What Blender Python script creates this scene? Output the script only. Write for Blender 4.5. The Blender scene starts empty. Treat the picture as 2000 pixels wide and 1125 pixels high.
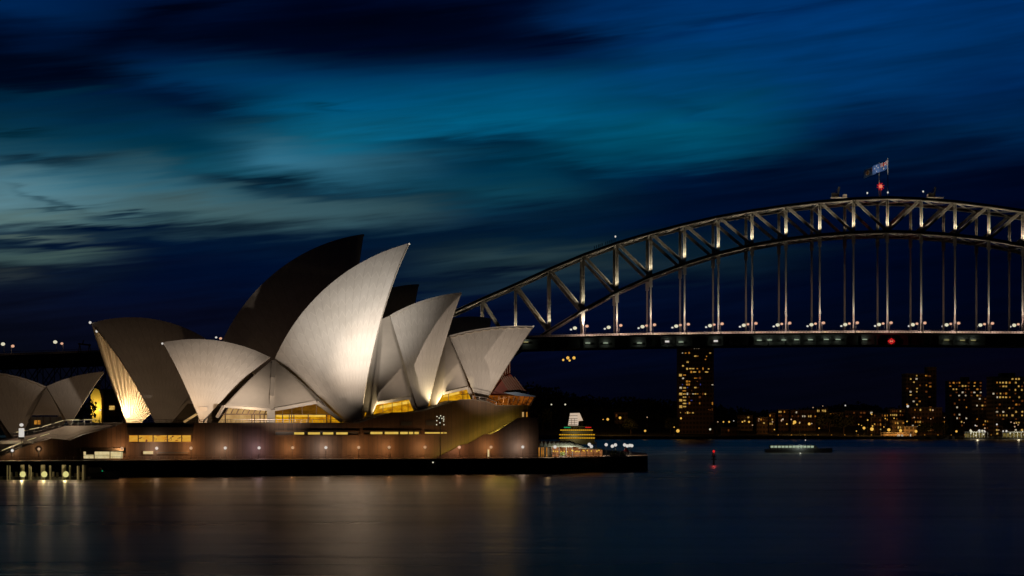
import bpy, math, random
from mathutils import Vector, Matrix
random.seed(11)
SC = bpy.context.scene
COL = SC.collection
R = math.radians

# ------------------------------------------------------------------ camera
F = 4320.0; HX, HY, HZ = 1000.0, 818.0, 15.0
cd = bpy.data.cameras.new("camera"); cam = bpy.data.objects.new("camera", cd); COL.objects.link(cam)
cam.location = (0, 0, HZ); cam.rotation_euler = (R(90), 0, 0)
cd.sensor_width = 36.0; cd.lens = 36.0 * F / 2000.0
cd.shift_y = (HY - 562.5) / 2000.0
cd.clip_start = 1.0; cd.clip_end = 9000.0
SC.camera = cam
SC.view_settings.view_transform = 'Standard'; SC.view_settings.look = 'None'
SC.view_settings.exposure = 0.0; SC.view_settings.gamma = 1.0
SC.cycles.use_denoising = True
SC.cycles.sample_clamp_indirect = 2.0
SC.cycles.max_bounces = 5; SC.cycles.diffuse_bounces = 2; SC.cycles.glossy_bounces = 3
SC.cycles.caustics_reflective = False; SC.cycles.caustics_refractive = False


def lin(c):
    c = c / 255.0
    return c / 12.92 if c <= 0.04045 else ((c + 0.055) / 1.055) ** 2.4


def srgb(r, g, b): return (lin(r), lin(g), lin(b), 1.0)


# ------------------------------------------------------------------ node helpers
class NT:
    def __init__(s, tree): s.t = tree; s.n = tree.nodes; s.l = tree.links
    def new(s, typ, **k):
        n = s.n.new(typ)
        for a, b in k.items(): setattr(n, a, b)
        return n
    def put(s, sock, v):
        if isinstance(v, bpy.types.NodeSocket): s.l.new(v, sock)
        else: sock.default_value = v
    def m(s, op, a, b=None, c=None):
        n = s.n.new('ShaderNodeMath'); n.operation = op
        s.put(n.inputs[0], a)
        if b is not None: s.put(n.inputs[1], b)
        if c is not None: s.put(n.inputs[2], c)
        return n.outputs[0]
    def noise(s, vec, scale, detail=3, rough=0.5, dist=0.0, dim='3D'):
        n = s.n.new('ShaderNodeTexNoise'); n.noise_dimensions = dim
        s.put(n.inputs['Vector'], vec); n.inputs['Scale'].default_value = scale
        n.inputs['Detail'].default_value = detail; n.inputs['Roughness'].default_value = rough
        n.inputs['Distortion'].default_value = dist
        return n.outputs[0]
    def comb(s, x, y, z):
        n = s.n.new('ShaderNodeCombineXYZ')
        for i, v in enumerate((x, y, z)): s.put(n.inputs[i], v)
        return n.outputs[0]
    def mix(s, f, a, b):
        n = s.n.new('ShaderNodeMix'); n.data_type = 'RGBA'
        s.put(n.inputs[0], f); s.put(n.inputs[6], a); s.put(n.inputs[7], b)
        return n.outputs[2]
    def ramp(s, f, stops, interp='LINEAR'):
        n = s.n.new('ShaderNodeValToRGB'); n.color_ramp.interpolation = interp
        e = n.color_ramp.elements
        while len(e) > 1: e.remove(e[-1])
        e[0].position = stops[0][0]; e[0].color = stops[0][1]
        for p, c in stops[1:]:
            q = e.new(p); q.color = c
        s.put(n.inputs[0], f)
        return n.outputs[0]


# ------------------------------------------------------------------ world: dusk sky with drawn-out clouds
wd = bpy.data.worlds.new("World"); SC.world = wd; wd.use_nodes = True
W = NT(wd.node_tree); W.n.clear()
tc = W.new('ShaderNodeTexCoord'); sp = W.new('ShaderNodeSeparateXYZ')
W.l.new(tc.outputs['Generated'], sp.inputs[0])
dx, dy, dz = sp.outputs
az = W.m('ARCTAN2', dx, dy)
el = W.m('ARCSINE', dz)
# warp: long wind-drawn waves
wv = W.comb(W.m('MULTIPLY', az, 9.0), W.m('MULTIPLY', el, 34.0), 0.0)
n1 = W.m('SUBTRACT', W.noise(wv, 1.0, 3, 0.5, 0.6), 0.5)
wv2 = W.comb(W.m('MULTIPLY', az, 10.0), W.m('MULTIPLY_ADD', az, -16.0, W.m('MULTIPLY', el, 110.0)), 4.0)
n2 = W.m('SUBTRACT', W.noise(wv2, 1.0, 4, 0.55, 0.3), 0.5)
wv3 = W.comb(W.m('MULTIPLY', az, 22.0), W.m('MULTIPLY_ADD', az, -34.0, W.m('MULTIPLY', el, 330.0)), 9.0)
n3 = W.m('SUBTRACT', W.noise(wv3, 1.0, 3, 0.5), 0.5)
azw = W.m('ADD', W.m('MULTIPLY_ADD', n1, 0.035, az), W.m('MULTIPLY', n2, .04))
elw = W.m('ADD', W.m('MULTIPLY_ADD', n1, 0.006, el), W.m('MULTIPLY_ADD', n2, 0.012, W.m('MULTIPLY', n3, 0.010)))
# columns of the sky, bottom (horizon) to top, angles measured from the horizon
ELMAX = 0.20
cols = {
 0: [(0,0,28,70),(80,0,17,48),(135,0,7,26),(185,0,10,30),(215,0,36,62),(275,8,48,66),(325,30,72,90),(360,66,106,120),(405,84,120,130),(440,82,114,118),(462,40,64,76),(490,24,44,58),(512,58,82,84),(540,18,30,42),(580,8,14,32),(640,6,9,22),(740,4,6,14)],
 333: [(0,0,20,56),(50,0,9,34),(90,0,5,24),(125,0,28,64),(160,0,42,82),(200,0,26,58),(240,0,40,68),(300,0,54,78),(345,18,76,96),(385,54,98,112),(420,60,96,104),(448,34,58,66),(470,2,20,44),(510,0,13,40),(560,2,11,36),(620,6,10,30),(740,4,5,16)],
 667: [(0,0,4,24),(60,0,2,17),(105,0,10,38),(150,0,52,92),(215,0,80,118),(270,10,86,112),(320,38,90,112),(350,22,70,90),(380,6,40,58),(412,40,72,80),(440,26,52,64),(465,2,18,42),(520,0,13,40),(580,0,12,38),(740,3,5,18)],
 1000: [(0,0,12,42),(50,0,5,26),(90,0,9,36),(125,0,34,76),(165,0,72,112),(235,0,84,118),(285,0,56,84),(335,0,42,66),(375,12,58,76),(420,4,34,56),(455,2,24,44),(500,22,44,54),(535,24,44,54),(570,4,16,40),(620,2,9,34),(740,3,5,20)],
 1333: [(0,0,46,98),(80,0,50,100),(130,0,58,106),(200,0,62,102),(270,0,76,106),(315,0,60,88),(345,0,24,54),(385,0,12,38),(440,0,14,40),(485,6,28,44),(525,10,28,42),(565,2,12,36),(640,1,7,29),(740,2,4,16)],
 1667: [(0,0,48,104),(100,0,51,104),(190,0,48,96),(245,0,32,70),(290,0,18,48),(325,0,23,52),(365,0,11,37),(430,0,8,33),(560,0,6,28),(700,2,5,18),(740,3,4,15)],
 2000: [(0,0,44,98),(100,0,42,90),(190,0,33,76),(265,0,34,70),(315,0,20,50),(350,0,7,31),(430,0,4,25),(600,0,3,19),(740,4,3,14)],
}
elf = W.m('DIVIDE', elw, ELMAX)
azf = W.m('MULTIPLY_ADD', azw, F / 333.3, 3.0)     # 0..6 across the columns
sky = None
for i, px in enumerate(sorted(cols)):
    st = [((HY - y) / F / ELMAX, srgb(r, g, b)) for y, r, g, b in cols[px]][::-1]
    c = W.ramp(elf, st, 'LINEAR')
    if sky is None: sky = c
    else:
        f = W.m('SUBTRACT', azf, float(i - 1))
        mr = W.new('ShaderNodeMapRange', interpolation_type='SMOOTHSTEP'); W.put(mr.inputs[0], f)
        sky = W.mix(mr.outputs[0], sky, c)


def blob(x, y, sx, sy, rot, col, k, base):
    """one drawn-out cloud: centre and spread as angles in the sky"""
    a0 = (x - HX) / F; e0 = (HY - y) / F
    ca, sa = math.cos(R(rot)), math.sin(R(rot))
    da = W.m('SUBTRACT', azw, a0); de = W.m('SUBTRACT', elw, e0)
    p = W.m('DIVIDE', W.m('MULTIPLY_ADD', da, ca, W.m('MULTIPLY', de, sa)), sx / F)
    q = W.m('DIVIDE', W.m('MULTIPLY_ADD', da, -sa, W.m('MULTIPLY', de, ca)), sy / F)
    r2 = W.m('ADD', W.m('MULTIPLY', p, p), W.m('MULTIPLY', q, q))
    r2 = W.m('ADD', W.m('MULTIPLY_ADD', n2, 1.6, r2), W.m('MULTIPLY', n3, 1.2))
    g = W.m('MULTIPLY', W.m('EXPONENT', W.m('MULTIPLY', r2, -1.0)), k)
    g = W.m('MINIMUM', W.m('MAXIMUM', g, 0.0), 1.0)
    return W.mix(g, base, srgb(*col))


for b in [(100,35,150,42,-4,(0,34,76),.8), (300,66,190,26,24,(0,4,22),.85), (110,165,200,34,2,(0,6,26),.85), (430,150,110,24,4,(0,52,90),.7),
          (350,215,120,24,-16,(0,20,48),.75), (90,205,130,10,3,(0,42,66),.6), (60,272,60,5,2,(0,30,44),.8), (220,235,90,12,10,(0,30,54),.6),
          (90,323,100,11,-4,(0,32,50),.95), (590,318,130,30,-13,(48,106,130),.75), (500,366,190,15,-6,(0,30,50),.9), (110,380,190,34,-8,(80,120,132),.6),
          (455,412,200,24,-2,(66,92,96),.7), (120,400,70,9,-22,(28,58,72),.6), (60,438,150,10,4,(88,116,116),.7), (130,417,70,4,3,(20,50,64),.7), (250,432,80,5,0,(10,36,56),.7),
          (230,455,200,9,2,(0,16,42),.98), (60,476,110,5,0,(78,98,94),.75), (180,487,230,8,2,(0,13,40),.95), (110,508,120,8,5,(62,84,82),.85),
          (250,524,260,11,6,(4,14,38),.8), (20,548,60,8,0,(48,58,60),.5), (860,442,240,22,7,(4,28,48),.75), (760,100,420,50,0,(0,4,22),.7),
          (1090,96,150,9,7,(0,8,36),.8), (1150,40,120,26,10,(0,42,92),.6), (930,285,170,14,-4,(0,36,60),.75), (1030,328,190,14,-5,(0,32,54),.75), (640,216,50,6,-2,(0,58,84),.7),
          (1260,270,230,42,12,(0,80,108),.65), (1440,350,330,24,9,(0,13,40),.75), (1500,45,420,9,10,(0,34,80),.6), (1160,345,120,14,-14,(0,30,52),.6), (640,412,190,24,-2,(54,86,96),.7), (300,352,120,20,-10,(56,100,116),.5), (1370,225,120,12,-10,(0,52,84),.5),
          (1010,500,180,12,2,(40,60,66),.6), (905,455,230,10,6,(0,18,42),.6), (960,540,260,9,3,(2,14,38),.6), (1750,290,300,12,9,(0,32,64),.6), (1200,520,160,9,2,(34,50,56),.55), (1430,500,200,14,4,(10,30,44),.5), (900,562,200,9,0,(16,32,44),.5)]:
    sky = blob(*b[:6], b[6], sky)
st_ = W.m('MAXIMUM', W.m('ADD', W.m('MULTIPLY_ADD', n2, 1.2, 1.02), W.m('MULTIPLY_ADD', n3, .42, W.m('MULTIPLY', n1, .5))), .3)
vm = W.new('ShaderNodeVectorMath', operation='SCALE'); W.l.new(sky, vm.inputs[0]); W.put(vm.inputs['Scale'], st_); sky = vm.outputs[0]
mr = W.new('ShaderNodeMapRange', interpolation_type='SMOOTHSTEP'); W.put(mr.inputs[0], dy)
for i_, v_ in ((1, .55), (2, .96), (3, .05), (4, 1.0)): mr.inputs[i_].default_value = v_
mr2 = W.new('ShaderNodeMapRange', interpolation_type='SMOOTHSTEP'); W.put(mr2.inputs[0], el)
for i_, v_ in ((1, .184), (2, .225), (3, 1.0), (4, .01)): mr2.inputs[i_].default_value = v_
sky = W.mix(W.m('MULTIPLY', mr.outputs[0], mr2.outputs[0]), (.0004, .0005, .0012, 1), sky)
bg = W.new('ShaderNodeBackground'); W.put(bg.inputs[0], sky); bg.inputs[1].default_value = 1.0
ow = W.new('ShaderNodeOutputWorld'); W.l.new(bg.outputs[0], ow.inputs[0])


# ------------------------------------------------------------------ materials
def mat_base(name):
    m = bpy.data.materials.new(name); m.use_nodes = True
    t = NT(m.node_tree); b = t.n['Principled BSDF']
    return m, t, b


def mat(name, col, rough=0.6, var=0.15, scale=0.5, metal=0.0, bump=0.0):
    m, t, b = mat_base(name)
    g = t.new('ShaderNodeNewGeometry')
    n = t.noise(g.outputs['Position'], scale, 5, 0.6)
    dark = tuple(c * (1 - var * 1.6) for c in col) + (1,)
    lite = tuple(min(1, c * (1 + var)) for c in col) + (1,)
    t.put(b.inputs['Base Color'], t.mix(n, dark, lite))
    b.inputs['Roughness'].default_value = rough; b.inputs['Metallic'].default_value = metal
    if bump:
        bn = t.new('ShaderNodeBump'); bn.inputs['Strength'].default_value = bump
        t.put(bn.inputs['Height'], t.noise(g.outputs['Position'], scale * 4, 4)); t.l.new(bn.outputs[0], b.inputs['Normal'])
    return m


def glow(name, col, var=0.0, scale=0.4, low=None, stretch=(1, 1, 1)):
    """a surface that gives off light: lamp glass, lit room behind glass, or light put into a lit surface"""
    m = bpy.data.materials.new(name); m.use_nodes = True
    t = NT(m.node_tree); t.n.clear()
    e = t.new('ShaderNodeEmission'); o = t.new('ShaderNodeOutputMaterial'); t.l.new(e.outputs[0], o.inputs[0])
    if var:
        g = t.new('ShaderNodeNewGeometry')
        mp = t.new('ShaderNodeVectorMath', operation='MULTIPLY'); t.l.new(g.outputs['Position'], mp.inputs[0]); mp.inputs[1].default_value = stretch
        n = t.noise(mp.outputs[0], scale, 4, 0.65)
        r = t.m('MINIMUM', t.m('MAXIMUM', t.m('MULTIPLY_ADD', t.m('SUBTRACT', n, 0.5), 3.2 * var, 0.55), 0.0), 1.0)
        t.put(e.inputs[0], t.mix(r, srgb(*(low or tuple(c * .35 for c in col))), srgb(*col)))
    else:
        e.inputs[0].default_value = srgb(*col)
    e.inputs[1].default_value = 1.0
    m.cycles.emission_sampling = 'NONE'
    return m


# glazed tile skin of the sails
def tile_mat():
    m, t, b = mat_base('glazed sail tiles')
    uv = t.new('ShaderNodeUVMap'); sx = t.new('ShaderNodeSeparateXYZ'); t.l.new(uv.outputs[0], sx.inputs[0])
    u, v = sx.outputs[0], sx.outputs[1]
    fu = t.m('FRACT', u)
    tri = t.m('ABSOLUTE', t.m('SUBTRACT', fu, 0.5))              # 0..0.5 across one rib
    rib = t.m('GREATER_THAN', tri, 0.455)
    ch = t.m('FRACT', t.m('MULTIPLY_ADD', tri, 1.1, t.m('MULTIPLY', v, 1.0)))
    chv = t.m('LESS_THAN', ch, 0.09)
    g = t.new('ShaderNodeNewGeometry')
    n = t.noise(g.outputs['Position'], 0.16, 5, 0.6)
    cell = t.new('ShaderNodeTexWhiteNoise', noise_dimensions='2D')
    t.put(cell.inputs['Vector'], t.comb(t.m('FLOOR', u), t.m('FLOOR', t.m('MULTIPLY_ADD', tri, 1.1, v)), 0))
    base = t.mix(n, (.50, .47, .42, 1), (.74, .71, .66, 1))
    base = t.mix(t.m('MULTIPLY', cell.outputs[0], 0.12), base, (.42, .38, .33, 1))
    base = t.mix(t.m('MULTIPLY', rib, 0.22), base, (.25, .22, .19, 1))
    base = t.mix(t.m('MULTIPLY', chv, 0.32), base, (.86, .82, .74, 1))
    t.put(b.inputs['Base Color'], base)
    b.inputs['Roughness'].default_value = 0.6
    b.inputs['Specular IOR Level'].default_value = 0.15
    return m


def wall_mat(name, a, c, step=1.25, rough=0.7):
    m, t, b = mat_base(name)
    g = t.new('ShaderNodeNewGeometry'); s = t.new('ShaderNodeSeparateXYZ'); t.l.new(g.outputs['Position'], s.inputs[0])
    along = t.m('ADD', t.m('MULTIPLY', s.outputs[0], math.cos(R(18))), t.m('MULTIPLY', s.outputs[1], math.sin(R(18))))
    q = t.m('DIVIDE', along, step)
    ln = t.m('GREATER_THAN', t.m('ABSOLUTE', t.m('SUBTRACT', t.m('FRACT', q), 0.5)), 0.455)
    wn = t.new('ShaderNodeTexWhiteNoise', noise_dimensions='1D'); t.put(wn.inputs['W'], t.m('FLOOR', q))
    n = t.noise(t.comb(t.m('MULTIPLY', along, 1.6), 0.0, t.m('MULTIPLY', s.outputs[2], 0.14)), 1.0, 5, 0.6)
    base = t.mix(n, a, c)
    base = t.mix(t.m('MULTIPLY', wn.outputs[0], 0.45), base, tuple(x * .45 for x in a[:3]) + (1,))
    base = t.mix(t.m('MULTIPLY', ln, 0.75), base, (.02, .012, .008, 1))
    t.put(b.inputs['Base Color'], base); b.inputs['Roughness'].default_value = rough
    return m


def water_mat():
    m = bpy.data.materials.new('harbour water'); m.use_nodes = True; t = NT(m.node_tree); t.n.clear()
    g = t.new('ShaderNodeNewGeometry')
    mp = t.new('ShaderNodeVectorMath', operation='MULTIPLY'); t.l.new(g.outputs['Position'], mp.inputs[0]); mp.inputs[1].default_value = (.004, .026, 1)
    n = t.noise(mp.outputs[0], 1.0, 4, 0.6, 0.6)
    mp2 = t.new('ShaderNodeVectorMath', operation='MULTIPLY'); t.l.new(g.outputs['Position'], mp2.inputs[0]); mp2.inputs[1].default_value = (.05, .40, 1)
    n2_ = t.noise(mp2.outputs[0], 1.0, 4, 0.65)
    bn = t.new('ShaderNodeBump'); bn.inputs['Strength'].default_value = 1.0; bn.inputs['Distance'].default_value = 1.0
    t.put(bn.inputs['Height'], t.m('MULTIPLY_ADD', n, 0.9, t.m('MULTIPLY', n2_, 0.10)))
    gl = t.new('ShaderNodeBsdfGlossy'); gl.inputs['Color'].default_value = (1, .88, .76, 1); t.put(gl.inputs['Roughness'], t.m('MULTIPLY_ADD', n, 0.20, 0.20)); t.l.new(bn.outputs[0], gl.inputs['Normal'])
    df = t.new('ShaderNodeBsdfDiffuse'); df.inputs[0].default_value = (.002, .005, .012, 1)
    fr = t.new('ShaderNodeFresnel'); fr.inputs[0].default_value = 1.33
    mx = t.new('ShaderNodeMixShader'); t.put(mx.inputs[0], t.m('MULTIPLY', fr.outputs[0], t.m('MULTIPLY_ADD', n, 1.6, .0)))
    t.l.new(df.outputs[0], mx.inputs[1]); t.l.new(gl.outputs[0], mx.inputs[2])
    o = t.new('ShaderNodeOutputMaterial'); t.l.new(mx.outputs[0], o.inputs[0])
    return m


def facade_mat(name, a, c, fh=3.4, cw=2.6):
    """rendered wall with rows of dark glass between the slabs"""
    m, t, b = mat_base(name)
    g = t.new('ShaderNodeNewGeometry'); s_ = t.new('ShaderNodeSeparateXYZ'); t.l.new(g.outputs['Position'], s_.inputs[0])
    fx = t.m('ABSOLUTE', t.m('SUBTRACT', t.m('FRACT', t.m('DIVIDE', s_.outputs[0], cw)), .5)); fz = t.m('ABSOLUTE', t.m('SUBTRACT', t.m('FRACT', t.m('DIVIDE', s_.outputs[2], fh)), .5))
    w = t.m('MULTIPLY', t.m('LESS_THAN', fx, .34), t.m('LESS_THAN', fz, .27))
    n = t.noise(g.outputs['Position'], .12, 4, .6)
    base = t.mix(n, a, c); t.put(b.inputs['Base Color'], t.mix(t.m('MULTIPLY', w, .85), base, (.01, .009, .008, 1)))
    b.inputs['Roughness'].default_value = .85
    return m


M = dict(
    tile=tile_mat(),
    rib=mat('ribbed concrete', (.42, .36, .28), .7, .2, .8),
    beam=mat('pale precast beam', (.55, .50, .43), .6, .12, .3),
    podium=wall_mat('podium granite', (.040, .022, .012, 1), (.110, .062, .033, 1)),
    darkconc=mat('dark concrete', (.10, .085, .07), .8, .3, .3),
    seawall=mat('wet seawall stone', (.035, .028, .022), .8, .4, .4),
    paving=mat('granite paving', (.28, .22, .18), .7, .2, .4),
    steel=mat('grey bridge steel', (.36, .35, .32), .55, .25, .25),
    darksteel=mat('dark steel', (.05, .05, .05), .5, .2, .5),
    rail=mat('rail metal', (.25, .22, .20), .4, .15, .8, .6),
    bronze=mat('bronze window frame', (.10, .06, .035), .5, .2, .8, .4),
    asphalt=mat('asphalt', (.06, .055, .05), .9, .2, .2),
    earth=mat('dark ground', (.03, .032, .022), .95, .3, .05),
    leaf=mat('leaves', (.05, .06, .025), .9, .5, .25),
    bark=mat('bark', (.06, .045, .03), .9, .3, .8),
    water=water_mat(),
    brick=facade_mat('brown brick flats', (.08, .05, .032, 1), (.14, .085, .05, 1)),
    cream=mat('cream render', (.42, .35, .24), .9, .2, .2),
    pale=facade_mat('pale rendered flats', (.14, .105, .07, 1), (.24, .18, .12, 1), 3.2, 3.1),
    white=mat('white paint', (.75, .73, .68), .5, .08, .4),
    canvas=mat('pale green canvas', (.40, .46, .38), .7, .15, .6),
    hull=mat('dark ferry paint', (.045, .045, .035), .4, .2, .4),
    clothes=mat('dark overalls', (.05, .05, .055), .9, .2, 2),
    flagblue=mat('flag blue', (.07, .16, .42), .8, .1, 1),
    flagred=mat('flag red', (.50, .06, .05), .8, .1, 1),
    flagwhite=mat('flag white', (.80, .78, .75), .8, .05, 1),
    badge=mat('flag gold', (.6, .35, .08), .8, .1, 1),
    redtile=mat('dark red roof', (.22, .07, .045), .7, .25, .6),
    bluestrip=mat('blue grey metal', (.10, .16, .26), .4, .1, .5),
)
G = dict(
    warm=glow('warm lamp glass', (188, 152, 118)), white=glow('white lamp glass', (208, 202, 194)),
    cool=glow('cool lamp glass', (216, 210, 182)), pink=glow('pinkish lamp glass', (222, 168, 136)),
    orange=glow('sodium lamp glass', (240, 184, 80)), red=glow('red lamp glass', (205, 30, 30)),
    hot=glow('red beacon core', (224, 120, 90)), green=glow('green nav lamp', (10, 150, 95)),
    paleg=glow('pale green tube', (150, 165, 140)), yell=glow('yellow tube', (150, 140, 90)),
    gold=glow('golden lit foyer', (220, 160, 18), .9, .5, (140, 78, 6), (1, 1, 1.4)),
    goldhot=glow('bright golden strip', (244, 206, 92), .6, .6, (220, 160, 30)),
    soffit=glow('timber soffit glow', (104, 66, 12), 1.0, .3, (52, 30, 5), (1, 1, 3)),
    cream=glow('cream lit room', (200, 162, 104), .5, .5, (140, 100, 56)),
    shop=glow('bright kiosk interior', (222, 208, 160), .5, 1.2, (190, 160, 100)),
    art=glow('lit mural wall', (214, 168, 66), .6, .5, (196, 120, 24), (1, 1, 2.2)),
    slot=glow('lit slot window', (222, 192, 96), .4, .8, (196, 150, 50)),
    amber=glow('amber glass', (128, 66, 14), 1.3, .5, (34, 12, 3), (1, 1, 1.8)),
    amberdim=glow('dim amber glass', (66, 22, 8), 1.2, .5, (22, 4, 2), (1.5, 1.5, .4)),
    deck=glow('ferry deck lights', (226, 176, 40), .3, .3, (190, 120, 10)),
    ferrytop=glow('glowing ferry cabin', (205, 192, 176), .3, .5, (190, 150, 110)),  # floodlight on the cabin is put in as the cabin's own glow
    tent=glow('lit dining room', (160, 104, 62), 1.2, .8, (92, 52, 26)),
    w1=glow('amber window', (196, 130, 46), 1., .9, (105, 60, 14)), w2=glow('yellow window', (218, 176, 92), 1., .9, (120, 86, 30)),
    w3=glow('pale window', (212, 200, 174), 1., .9, (120, 100, 74)), w4=glow('dim brown window', (96, 52, 20), 1., .9, (52, 26, 8)),
    w5=glow('blue window', (50, 54, 120)), strip=glow('handrail light', (190, 172, 122)),
    street=glow('lit carriageway glow', (96, 70, 62), 1., .02, (60, 44, 44)),
)


# ------------------------------------------------------------------ mesh building
class MB:
    def __init__(s): s.v = []; s.f = []; s.uv = []
    def add(s, vs, fs):
        o = len(s.v); s.v += [tuple(p) for p in vs]; s.f += [tuple(i + o for i in f) for f in fs]
    def box(s, c, d, ax=None):
        """c centre, d full sizes, ax 3 axes"""
        ax = ax or ((1, 0, 0), (0, 1, 0), (0, 0, 1)); c = Vector(c); A = [Vector(a) * (x / 2) for a, x in zip(ax, d)]
        vs = [c + A[0] * i + A[1] * j + A[2] * k for i in (-1, 1) for j in (-1, 1) for k in (-1, 1)]
        s.add(vs, [(0, 1, 3, 2), (4, 6, 7, 5), (0, 4, 5, 1), (2, 3, 7, 6), (0, 2, 6, 4), (1, 5, 7, 3)])
    def bar(s, a, b, w, h=None):
        a, b = Vector(a), Vector(b); d = b - a; L = d.length
        if L < 1e-6: return
        d /= L; up = Vector((0, 0, 1)) if abs(d.z) < .95 else Vector((0, 1, 0))
        x = d.cross(up).normalized(); y = x.cross(d)
        s.box((a + b) / 2, (w, h or w, L), (x, y, d))
    def tube(s, a, b, r, r2=None, n=8):
        a, b = Vector(a), Vector(b); d = (b - a).normalized(); up = Vector((0, 0, 1)) if abs(d.z) < .95 else Vector((0, 1, 0))
        x = d.cross(up).normalized(); y = x.cross(d); r2 = r if r2 is None else r2
        vs = []
        for p, q in ((a, r), (b, r2)):
            for i in range(n):
                t = 2 * math.pi * i / n; vs.append(p + (x * math.cos(t) + y * math.sin(t)) * q)
        s.add(vs, [(i, (i + 1) % n, n + (i + 1) % n, n + i) for i in range(n)] + [tuple(range(n))[::-1], tuple(range(n, 2 * n))])
    def ball(s, c, r, n=10, m=6, sz=1.0):
        c = Vector(c); vs = [c + Vector((0, 0, r * sz))]
        for j in range(1, m):
            p = math.pi * j / m
            for i in range(n):
                t = 2 * math.pi * i / n; vs.append(c + Vector((r * math.sin(p) * math.cos(t), r * math.sin(p) * math.sin(t), r * sz * math.cos(p))))
        vs.append(c - Vector((0, 0, r * sz))); fs = [(0, 1 + i, 1 + (i + 1) % n) for i in range(n)]
        for j in range(m - 2):
            a = 1 + j * n; fs += [(a + i, a + n + i, a + n + (i + 1) % n, a + (i + 1) % n) for i in range(n)]
        a = 1 + (m - 2) * n; fs += [(a + i, len(vs) - 1, a + (i + 1) % n) for i in range(n)]
        s.add(vs, fs)
    def prism(s, pts, off):
        """closed prism: polygon of 3-D points and its copy moved by off"""
        pts = [Vector(p) for p in pts]; off = Vector(off); n = len(pts)
        s.add(pts + [p + off for p in pts], [tuple(range(n))[::-1], tuple(range(n, 2 * n))] + [(i, (i + 1) % n, n + (i + 1) % n, n + i) for i in range(n)])
    def build(s, name, m, parent=None, smooth=False):
        me = bpy.data.meshes.new(name); me.from_pydata(s.v, [], s.f); me.update()
        for x in (m if isinstance(m, (list, tuple)) else [m]): me.materials.append(x)
        import bmesh
        b = bmesh.new(); b.from_mesh(me); bmesh.ops.recalc_face_normals(b, faces=b.faces); b.to_mesh(me); b.free()
        if smooth:
            for p in me.polygons: p.use_smooth = True
        o = bpy.data.objects.new(name, me); COL.objects.link(o)
        if parent is not None: attach(o, parent)
        return o


def attach(o, p):
    o.parent = p
    o.matrix_parent_inverse = Matrix.Identity(4)
    if p.type == 'EMPTY' or True:
        # geometry is given in world metres: cancel the parent's place
        loc = Vector((0, 0, 0)); q = p
        while q is not None: loc += q.location; q = q.parent
        o.location = -loc


def thing(name, label, cat, loc=(0, 0, 0), group=None):
    o = bpy.data.objects.new(name, None); COL.objects.link(o); o.location = loc; o.empty_display_size = 1
    tag(o, label, cat, group); return o


def tag(o, label, cat, group=None):
    o['label'] = label; o['category'] = cat
    if group: o['group'] = group
    return o


def structure(o): o['kind'] = 'structure'; return o


def dup(root, loc, label, group=None):
    r = root.copy(); COL.objects.link(r); r.location = loc; r['label'] = label
    if group: r['group'] = group
    for ch in list(root.children):
        c = ch.copy(); COL.objects.link(c); c.parent = r
        for g in ch.children:
            d = g.copy(); COL.objects.link(d); d.parent = c
    return r


def light(name, loc, power, col, r=0.0, parent=None):
    d = bpy.data.lights.new(name, 'POINT'); d.energy = power; d.color = col[:3]; d.shadow_soft_size = r
    o = bpy.data.objects.new(name, d); COL.objects.link(o); o.location = loc; return o


def spot(name, loc, to, power, col, ang, blend=.6, r=0.0):
    d = bpy.data.lights.new(name, 'SPOT'); d.energy = power; d.color = col[:3]; d.shadow_soft_size = r
    d.spot_size = R(ang); d.spot_blend = blend
    o = bpy.data.objects.new(name, d); COL.objects.link(o); o.location = loc
    o.rotation_euler = (Vector(to) - Vector(loc)).to_track_quat('-Z', 'Y').to_euler(); return o


ORD = ['', 'first', 'second', 'third', 'fourth', 'fifth', 'sixth', 'seventh', 'eighth', 'ninth', 'tenth', 'eleventh', 'twelfth',
       'thirteenth', 'fourteenth', 'fifteenth', 'sixteenth', 'seventeenth', 'eighteenth', 'nineteenth', 'twentieth'] + ['twenty-' + x for x in ('first', 'second', 'third', 'fourth', 'fifth', 'sixth', 'seventh', 'eighth', 'ninth')] + ['thirtieth'] + ['thirty-' + x for x in ('first', 'second', 'third', 'fourth', 'fifth', 'sixth', 'seventh', 'eighth', 'ninth')]


def at(px, py, D):
    """the point at depth D seen in direction (px, py)"""
    return Vector(((px - HX) / F * D, D, HZ - (py - HY) / F * D))


# a vertical reference plane: point, heading; returns the point of direction (px,py) on the plane moved n metres towards the viewer
class Plane:
    def __init__(s, px, D, deg):
        s.q = Vector(((px - HX) / F * D, D)); s.a = Vector((math.cos(R(deg)), math.sin(R(deg)))); s.n = Vector((math.sin(R(deg)), -math.cos(R(deg))))
    def local(s, px, py, n=0.0):
        rx = (px - HX) / F; q = s.q + s.n * n
        # q + a*t = (rx*D, D)
        t = (rx * q.y - q.x) / (s.a.x - rx * s.a.y)
        D = q.y + t * s.a.y
        return Vector((t, n, HZ - (py - HY) / F * D))
    def world(s, t, n, z):
        p = s.q + s.a * t + s.n * n
        return Vector((p.x, p.y, z))
    def at(s, px, py, n=0.0): return s.world(*s.local(px, py, n))


QUAY = Plane(1000 - 45 / 590 * F, 590, 18)          # the promenade edge; inland is negative n
def Q(px, py, v): return QUAY.at(px, py, -v)
QA = (QUAY.a.x, QUAY.a.y, 0); QIN = Vector((-QUAY.n.x, -QUAY.n.y, 0))
AX3 = (Vector(QA), QIN, Vector((0, 0, 1)))
ZW = 4.2                                             # promenade level

# ------------------------------------------------------------------ water and land
b = MB(); b.add([(-2600, -300, 0), (2600, -300, 0), (2600, 2200, 0), (-2600, 2200, 0)], [(0, 1, 2, 3)])
structure(b.build('water', M['water']))

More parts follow.
